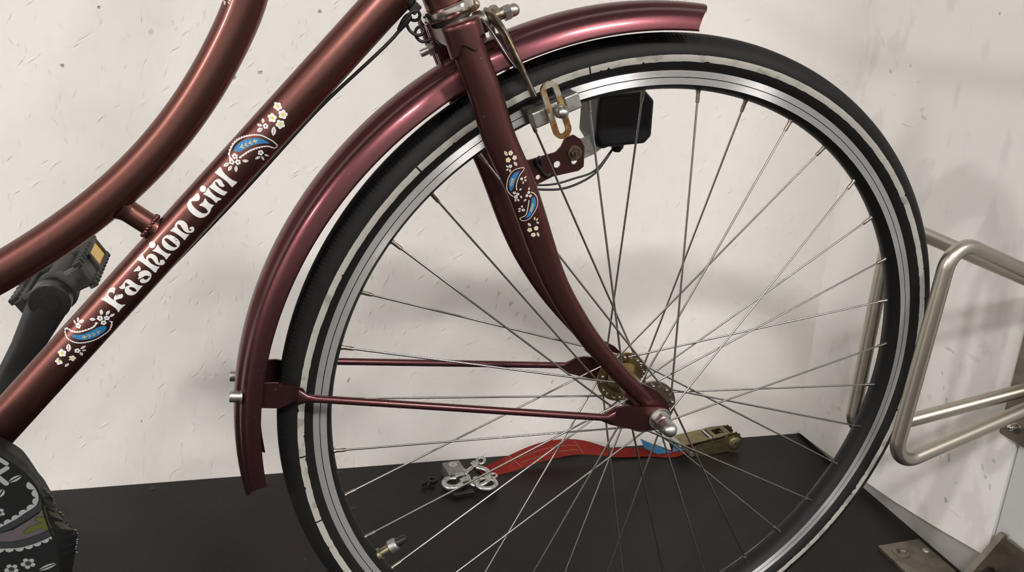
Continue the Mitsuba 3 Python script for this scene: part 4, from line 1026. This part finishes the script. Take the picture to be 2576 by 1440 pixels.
lil = Polygon([(-575, 19.5), (-549.4, 24.2), (-540.3, 25), (-530.2, 29.6), (-519.9, 35), (-517.5, 38), (-512.5, 48), (-510, 48), (-506.7, 29), (-510.4, 23.8), (-517, 19), (-524.1, 17.2), (-533.7, 15.3), (-542.8, 15), (-551.2, 17.3), (-575, 21.2)]).buffer(0)
grn = Polygon([(-533.9, 21), (-529.6, 24.5), (-523.8, 25.8), (-519.6, 26.4), (-524, 29.8), (-522.4, 32), (-517.5, 30.6), (-515.8, 24), (-517, 19.4), (-519.4, 19.2), (-521.6, 22.3), (-527.4, 20.6), (-532.5, 19.9)]).buffer(.3)
case('lilac_print', lil.difference(grn.buffer(.3)).intersection(sbox(-580, -50, -517, 80)), m_case_lilac, .13)
case('green_print', grn, m_case_green, .16)
def fold(i0, i1, t0, t1, key, m):
    """print on the strip between the crease and the edge"""
    g = []
    for t in np.linspace(t0, t1, 6):
        q_ = F_[i0:i1] * (1 - t) + E_[i0:i1] * t + out_[i0:i1] * nr2[i0:i1, None] * (2.2 * t)
        g.append(np.stack([q_[:, 0] + .5, CASE_Y + 14.5 * t - .35 + 0 * q_[:, 0], q_[:, 1]], 1))
    bike('chain_case__' + key, M(np.vstack(g), grid_faces(6, i1 - i0, wrap_m=False)), m, smooth=True)


fold(14 * 8 + 9, 14 * 9 + 13, .04, .9, 'shaded_print', m_case_shaded)  # same print as the face, coloured browner for the shading past the crease
fold(14 * 9 + 13, 14 * 10 + 4, .04, .9, 'band', m_case_grey)
for (x, z, r) in [(-537.6, -7.4, 5.4), (-549.6, -9.5, 5.2), (-545.5, 42.6, 4.4)]:
    pet = unary_union([Point(x + .62 * r * math.cos(.6 + k * 1.2566), z + .62 * r * math.sin(.6 + k * 1.2566)).buffer(.34 * r, 8) for k in range(5)])
    case('flower', pet.difference(Point(x, z).buffer(.4 * r)), m_case_white)
    case('flower_centre', Point(x, z).buffer(.38 * r, 10), m_case_grey)
def big_leaf(a, b, w):
    return leaf(*a, *b, w).difference(LineString([a, b]).buffer(.45))
for a, b, w in [((-533.2, 66.6), (-523.2, 70.6), 4.2), ((-542.5, 55.5), (-537.4, 62), 4.6), ((-532.8, -16), (-518.4, -12.6), 4.2)]:
    case('leaf', big_leaf(a, b, w), m_case_white)
for a, b, w in [((-541.8, 92), (-536.2, 91.6), 1.7), ((-534.3, 87.6), (-530.6, 82.5), 1.6), ((-539.5, 74.5), (-534.8, 66.2), 1.9), ((-538, 75.5), (-531.2, 78.8), 1.7)]:
    case('stroke', LineString([a, b]).buffer(w), m_case_white)

bk = [k for k in scene if k.startswith('bicycle__')]
tag('bicycle', 'maroon step-through bicycle with white gothic lettering and flower print, front wheel in the rack', 'bicycle')
for k, t in (('bicycle__front_wheel__brake_track', 'bright machined rim wall'), ('bicycle__headset_cup', 'chromed headset cup'), ('bicycle__front_wheel__hub_shell', 'tarnished brass-brown hub'), ('bicycle__front_brake__slotted_plate', 'rusty slotted brake plate'),
             ('bicycle__headlight', 'black headlamp on a drilled bracket'), ('bicycle__pedal__reflector', 'amber pedal reflector'), ('bicycle__fork', 'dark maroon fork with flower print'), ('bicycle__pedal', 'black pedal'), ('bicycle__crank_arm', 'black crank arm'),
             ('bicycle__front_wheel__axle_nut', 'grey domed axle nut')):
    if k in scene or any(q_.startswith(k + '__') for q_ in scene):
        tag(k, t)

# ------------------------------------------------------------------ wall rack (metres from here on)
def rack_loop(y, sx, ztop, zbot):
    yw = .004 if y < 0 else .030
    p = [(.5365, yw, ztop - .37 * (.5365 - sx[0])), (sx[0], y, ztop), (sx[1], y, zbot), (.5365, yw, zbot + (.27 if y < 0 else .29) * (.5365 - sx[1]))]
    return fillet(p, .024, 12)


for y, sx, zt, zb in ((-.020, (.3195, .3028), .505, .2445), (.060, (.3085, .3060), .5045, .240)):
    put('bicycle_rack__loop', tube(rack_loop(y, sx, zt, zb), .0081, 24), m_stainless, smooth=60)
tag('bicycle_rack', 'satin steel bent-tube rack on the right wall holding the front tyre', 'bicycle rack')
pl = sbox(-.03, .222, .0708, .50).buffer(-.003).buffer(.003)
pl = pl.difference(unary_union([Point(.050, .241).buffer(.0035)]))
put('bicycle_rack__wall_plate', extrude(pl, (XR, 0, 0), (0, 1, 0), (0, 0, 1), (1, 0, 0), -.0045, 0), m_bracket, smooth=30)
put('bicycle_rack__bolt', cat(lathe([(0, .0085), (.0015, .0085)], (XR - .0045, .0505, .2405), (XR - .1, .0505, .2405), 20), hexnut((XR - .006, .0505, .2405), (-1, 0, 0), .010, .005, .004)), m_chrome, smooth=30)
# floor bracket with a gusset
fp = Polygon([(.4625, .1515), (.534, .156), (.534, -.10), (.4625, -.10)])
put('floor_bracket__base', extrude(fp.difference(Point(.525, .1295).buffer(.003)), (0, 0, 0), (1, 0, 0), (0, 1, 0), (0, 0, 1), 0, .0045), m_bracket, smooth=30)
gs = Polygon([(.466, .0045), (.534, .0045), (.534, .1035), (.5285, .1035), (.4665, .014)])
put('floor_bracket__gusset', extrude(gs, (0, .0285, 0), (1, 0, 0), (0, 0, 1), (0, -1, 0), 0, .0085), m_bracket, smooth=30)
put('floor_bracket__upright', extrude(sbox(-.10, .0045, .0200, .098), (.534, 0, 0), (0, 1, 0), (0, 0, 1), (1, 0, 0), 0, .0045), m_bracket, smooth=30)
put('floor_bracket__bolt', cat(lathe([(.0, .0125), (.0014, .0125), (.0022, .0105)], (.4865, .132, .0045), (.4865, .132, 1), 28), hexnut((.4865, .132, .0064), (0, 0, 1), .0115, .0045)), m_bracket, smooth=30)
put('floor_bracket__rivet', lathe([(0, .0055), (.0012, .0053), (.0028, .0035), (.0031, .001)], (.5255, .1295, .0045), (.5255, .1295, 1), 20), m_galv_dull, smooth=40)
put('floor_bracket__side_bolt', cat(lathe([(0, .009), (.002, .009)], (.518, .0190, .050), (.518, -1, .050), 20), lathe([(.002, .0062), (.024, .0062), (.027, .0045)], (.518, .0190, .050), (.518, -1, .050), 20)), m_dark_steel, smooth=30)
tag('floor_bracket', 'grey-brown steel angle bracket bolted at the foot of the right wall', 'bracket')

# ------------------------------------------------------------------ ratchet strap along the wall
lo = spline([(-.055, .424, .0012), (-.02, .431, .0012), (.005, .4385, .002), (.04, .4475, .006), (.078, .452, .0105), (.105, .453, .012), (.144, .452, .008), (.178, .449, .0035), (.212, .447, .0025), (.245, .444, .0012), (.27, .438, .0012), (.305, .447, .004), (.33, .452, .012)], 140)
hi = spline([(-.066, .451, .003), (-.028, .4565, .010), (.004, .459, .0225), (.03, .461, .031), (.058, .4625, .0365), (.086, .4635, .037), (.112, .464, .0335), (.140, .466, .0235), (.17, .4705, .0100), (.208, .472, .0055), (.245, .4685, .0020), (.272, .463, .003), (.306, .470, .007), (.33, .474, .014)], 140)
k = 6
rows = np.stack([lo * (1 - t) + hi * t for t in np.linspace(0, 1, k)], 1)
tn_ = np.gradient(lo, axis=0)
nn = np.cross(tn_, hi - lo)
nn /= np.linalg.norm(nn, axis=1, keepdims=True)
fr, bk_ = rows + nn[:, None] * .0006, rows - nn[:, None] * .0006
v = np.concatenate([fr, bk_[:, ::-1]], 1).reshape(-1, 3)
uvs = np.stack([np.repeat(np.linspace(0, 1, 140), 2 * k), np.tile(np.r_[np.linspace(0, 1, k), np.linspace(1, 0, k)], 140)], 1)
put('ratchet_strap__webbing', M(v, grid_faces(140, 2 * k)), m_web, smooth=True, uv=uvs)
tag('ratchet_strap', 'red ratchet strap with a brassy buckle along the foot of the back wall', 'ratchet strap')
tag('ratchet_strap__webbing', 'red webbing')
# stitches across the doubled end
def on_strap(i, t, off=.0011):
    p_ = lo[i] * (1 - t) + hi[i] * t
    n_ = nn[i] if nn[i][1] < 0 else -nn[i]
    return p_ + n_ * off
for i in (23, 62):
    put('ratchet_strap__stitch_row', tube([on_strap(i - int(4 * t), t) for t in np.linspace(.1, .95, 8)], .0006, 6), m_thread, smooth=60)
for t in (.32, .62):
    put('ratchet_strap__stitch_row', tube([on_strap(i, t) for i in range(24, 62, 3)], .0004, 6), m_thread, smooth=60)
def sheet(pts, th=.0008):
    p = np.asarray(pts, float)
    n_ = np.cross(p[1] - p[0], p[2] - p[0])
    n_ /= np.linalg.norm(n_)
    m_ = len(p)
    v_ = np.vstack([p + n_ * th / 2, p - n_ * th / 2])
    f_ = [[0, i, i + 1] for i in range(1, m_ - 1)] + [[m_, m_ + i + 1, m_ + i] for i in range(1, m_ - 1)] + [q_ for i in range(m_) for q_ in ([i, i + m_, (i + 1) % m_], [(i + 1) % m_, i + m_, (i + 1) % m_ + m_])]
    return fix(M(v_, f_))
put('ratchet_strap__blue_label', sheet([(.216, .450, .0345), (.276, .447, .0055), (.247, .446, .0055), (.224, .448, .0175)]), m_tag_blue, smooth=False)
put('ratchet_strap__blue_label', sheet([(.277, .449, .0050), (.283, .456, .0235), (.299, .452, .0185), (.297, .446, .0090)]), m_tag_blue, smooth=False)
put('ratchet_strap__white_label', sheet([(.247, .4535, .0190), (.258, .454, .0260), (.270, .456, .0245), (.276, .4535, .0060)]), m_tag_white, smooth=False)
tag('ratchet_strap__blue_label', 'blue cloth label')
# buckle: two side plates, a slotted handle, toothed wheels
bx = np.array([.9965, .083, 0])
by = np.array([-.083, .9965, 0])
O = np.array([.300, .4355, 0])
side = unary_union([Polygon([(0, .002), (.004, .019), (.020, .0235), (.062, .0285), (.086, .031), (.090, .004), (.060, .0015), (.030, 0)]), Point(.0885, .0165).buffer(.0155, 16)]).difference(LineString([(.046, .0215), (.062, .0225)]).buffer(.0012)).difference(LineString([(.040, .008), (.052, .010)]).buffer(.0010))
for off in (0, .036):
    put('ratchet_strap__side_plate', extrude(side, O + by * off, bx, (0, 0, 1), by, -.001, .001), m_gold, smooth=30)
top_ = Polygon([(-.016, 0), (.062, 0), (.083, .004), (.083, .032), (.062, .036), (-.016, .036)]).difference(unary_union([sbox(.040, .006, .048, .030).buffer(.001), sbox(.056, .010, .074, .027)]))
tilt = np.array([.985 * bx[0], .985 * bx[1], .115])
tz = np.cross(tilt, by)
put('ratchet_strap__handle', extrude(top_, O + np.array([0, 0, .0245]), tilt, by, tz, -.001, .001), m_gold, smooth=30)
put('ratchet_strap__handle_bar', tube([O + tilt * .044 + [0, 0, .0245], O + tilt * .044 + by * .036 + [0, 0, .0245]], .0028, 12), m_galv, smooth=50)
put('ratchet_strap__handle_bar', tube([O + tilt * -.014 + [0, 0, .0235] - by * .002, O + tilt * -.014 + by * .038 + [0, 0, .0235]], .0035, 12), m_galv, smooth=50)
put('ratchet_strap__front_bar', tube([O + bx * .006 + np.array([0, 0, .006]) - by * .003, O + bx * .006 + np.array([0, 0, .006]) + by * .039], .0042, 14), m_galv_dull, smooth=50)
put('ratchet_strap__spool', tube([O + bx * .0885 + np.array([0, 0, .0165]) - by * .006, O + bx * .0885 + np.array([0, 0, .0165]) + by * .042], .0065, 16), m_galv, smooth=50)
gear = Polygon([((.0145 + (.0022 if i % 2 else 0)) * math.cos(i * math.pi / 12), (.0145 + (.0022 if i % 2 else 0)) * math.sin(i * math.pi / 12)) for i in range(24)])
for off in (.004, .031):
    put('ratchet_strap__toothed_wheel', extrude(gear, O + bx * .0885 + by * off + np.array([0, 0, .0195]), bx, (0, 0, 1), by, -.001, .001), m_brake, smooth=30)
put('ratchet_strap__spool_cap', cat(lathe([(0, .0125), (.002, .0125), (.004, .0095), (.0042, .004)], O + bx * .0885 + np.array([0, 0, .0165]) - by * .001, O + bx * .0885 + np.array([0, 0, .0165]) - by, 24), tube([O + bx * .092 + np.array([0, 0, .008]) - by * .006, O + bx * .0865 + np.array([0, 0, .023]) - by * .006], .0013, 8)), m_gold, smooth=40)
put('ratchet_strap__base_strip', extrude(sbox(.0, .006, .085, .030), O + np.array([0, 0, .003]), bx, by, (0, 0, 1), -.001, .001), m_gold, smooth=30)
tag('ratchet_strap__handle', 'brassy yellow buckle handle')

# ------------------------------------------------------------------ shackles, block and bits on the floor
def shackle(name, o, ax_long, ax_wide, w, h_, r, pin=True, m=None):
    """bow shackle: o = middle of the pin, ax_long towards the bow's crown"""
    o, ax_long, ax_wide = (np.asarray(q_, float) for q_ in (o, ax_long, ax_wide))
    ax_long /= np.linalg.norm(ax_long)
    ax_wide = ax_wide - ax_long * (ax_wide @ ax_long)
    ax_wide /= np.linalg.norm(ax_wide)
    p = [o - ax_wide * w * .62 - ax_long * .002, o - ax_wide * w * .66 + ax_long * h_ * .18]
    for a in np.linspace(math.pi * 1.12, -math.pi * .12, 15):
        p.append(o + ax_long * (h_ * .62 + math.sin(a) * w * .98) + ax_wide * math.cos(a) * w)
    p += [o + ax_wide * w * .66 + ax_long * h_ * .18, o + ax_wide * w * .62 - ax_long * .002]
    put(name + '__bow', tube(spline(p, 90), r, 16), m or m_galv, smooth=60)
    nz_ = np.cross(ax_long, ax_wide)
    for s in (-1, 1):
        put(name + '__ear', rbox(o + ax_wide * s * w * .62, (r * 1.05, r * 1.5, r * 1.5), r * .5, ax_wide, ax_long, nz_), m or m_galv, smooth=40)
    if pin:
        put(name + '__pin', tube([o - ax_wide * w * 1.05, o + ax_wide * w * 1.0], r * .85, 14), m_chrome, smooth=50)
        e = o + ax_wide * (w * 1.0 + r * 1.6)
        ring_ = [e + r * 1.45 * (math.cos(a) * ax_wide + math.sin(a) * ax_long) for a in np.arange(16) * math.pi / 8]
        put(name + '__pin_eye', tube(ring_, r * .62, 10, closed=True), m_galv, smooth=60)


shackle('shackle', (-.0800, .424, .0175), (.42, -.66, -.16), (.12, .72, .30), .0165, .034, .0042)
tag('shackle', 'shiny bow shackle standing at the end of the red webbing, pin eye up', 'shackle')
shackle('shackle_001', (-.096, .4045, .012), (-.9, -.32, -.06), (.25, -.93, .0), .0135, .026, .0050, pin=False)
tag('shackle_001', 'thick galvanised shackle lying flat under the square block', 'shackle')
shackle('shackle_002', (-.0655, .402, .0115), (.35, -.93, .0), (.93, .35, .0), .0150, .0235, .0040, pin=True)
tag('shackle_002', 'round-bowed shackle lying on the floor beside the thick one', 'shackle')
c = np.array([-.104, .431, .0100])
u_, w_ = np.array([.985, .17, 0]), np.array([-.17, .985, 0])
put('lashing_block__body', rbox(c, (.0145, .0190, .0100), .0015, u_, w_, (0, 0, 1)), m_galv_dull, smooth=30)
put('lashing_block__washer', lathe([(0, .0075), (.0018, .0075), (.0022, .0065), (.0022, .0022), (.0006, .0018)], c + w_ * .006 + np.array([0, 0, .0097]), c + w_ * .006 + np.array([0, 0, 1]), 28), m_galv, smooth=30)
tag('lashing_block', 'square dull galvanised block with a washer on top beside the shackles', 'block')
put('steel_bar', rbox((-.098, .3785, .0035), (.0165, .0045, .0035), .001, (.985, .17, 0), (-.17, .985, 0), (0, 0, 1)), m_dark_steel, smooth=30)
tag('steel_bar', 'short flat dark bar on the floor in front of the shackles', 'bar')
put('washer', lathe([(0, .0085), (.002, .0085), (.0024, .0078), (.0024, .0045), (.0002, .0042)], (-.1385, .430, 0), (-.1385, .430, 1), 28), m_dark_steel, smooth=30)
tag('washer', 'dark round washer lying left of the galvanised block', 'washer')
put('wing_nut', cat(lathe([(0, .0042), (.005, .0036)], (-.1475, .414, 0), (-.1475, .414, 1), 16), rbox((-.1535, .4125, .0055), (.0045, .0012, .0035), .0008, (.96, .2, .2), (-.2, .98, 0), (-.2, 0, .98)), rbox((-.1410, .4135, .0055), (.0045, .0012, .0035), .0008, (.96, .2, -.2), (-.2, .98, 0), (.2, 0, .98))), m_dark_steel, smooth=30)
tag('wing_nut', 'small dark wing nut on the floor in front of the washer', 'wing nut')
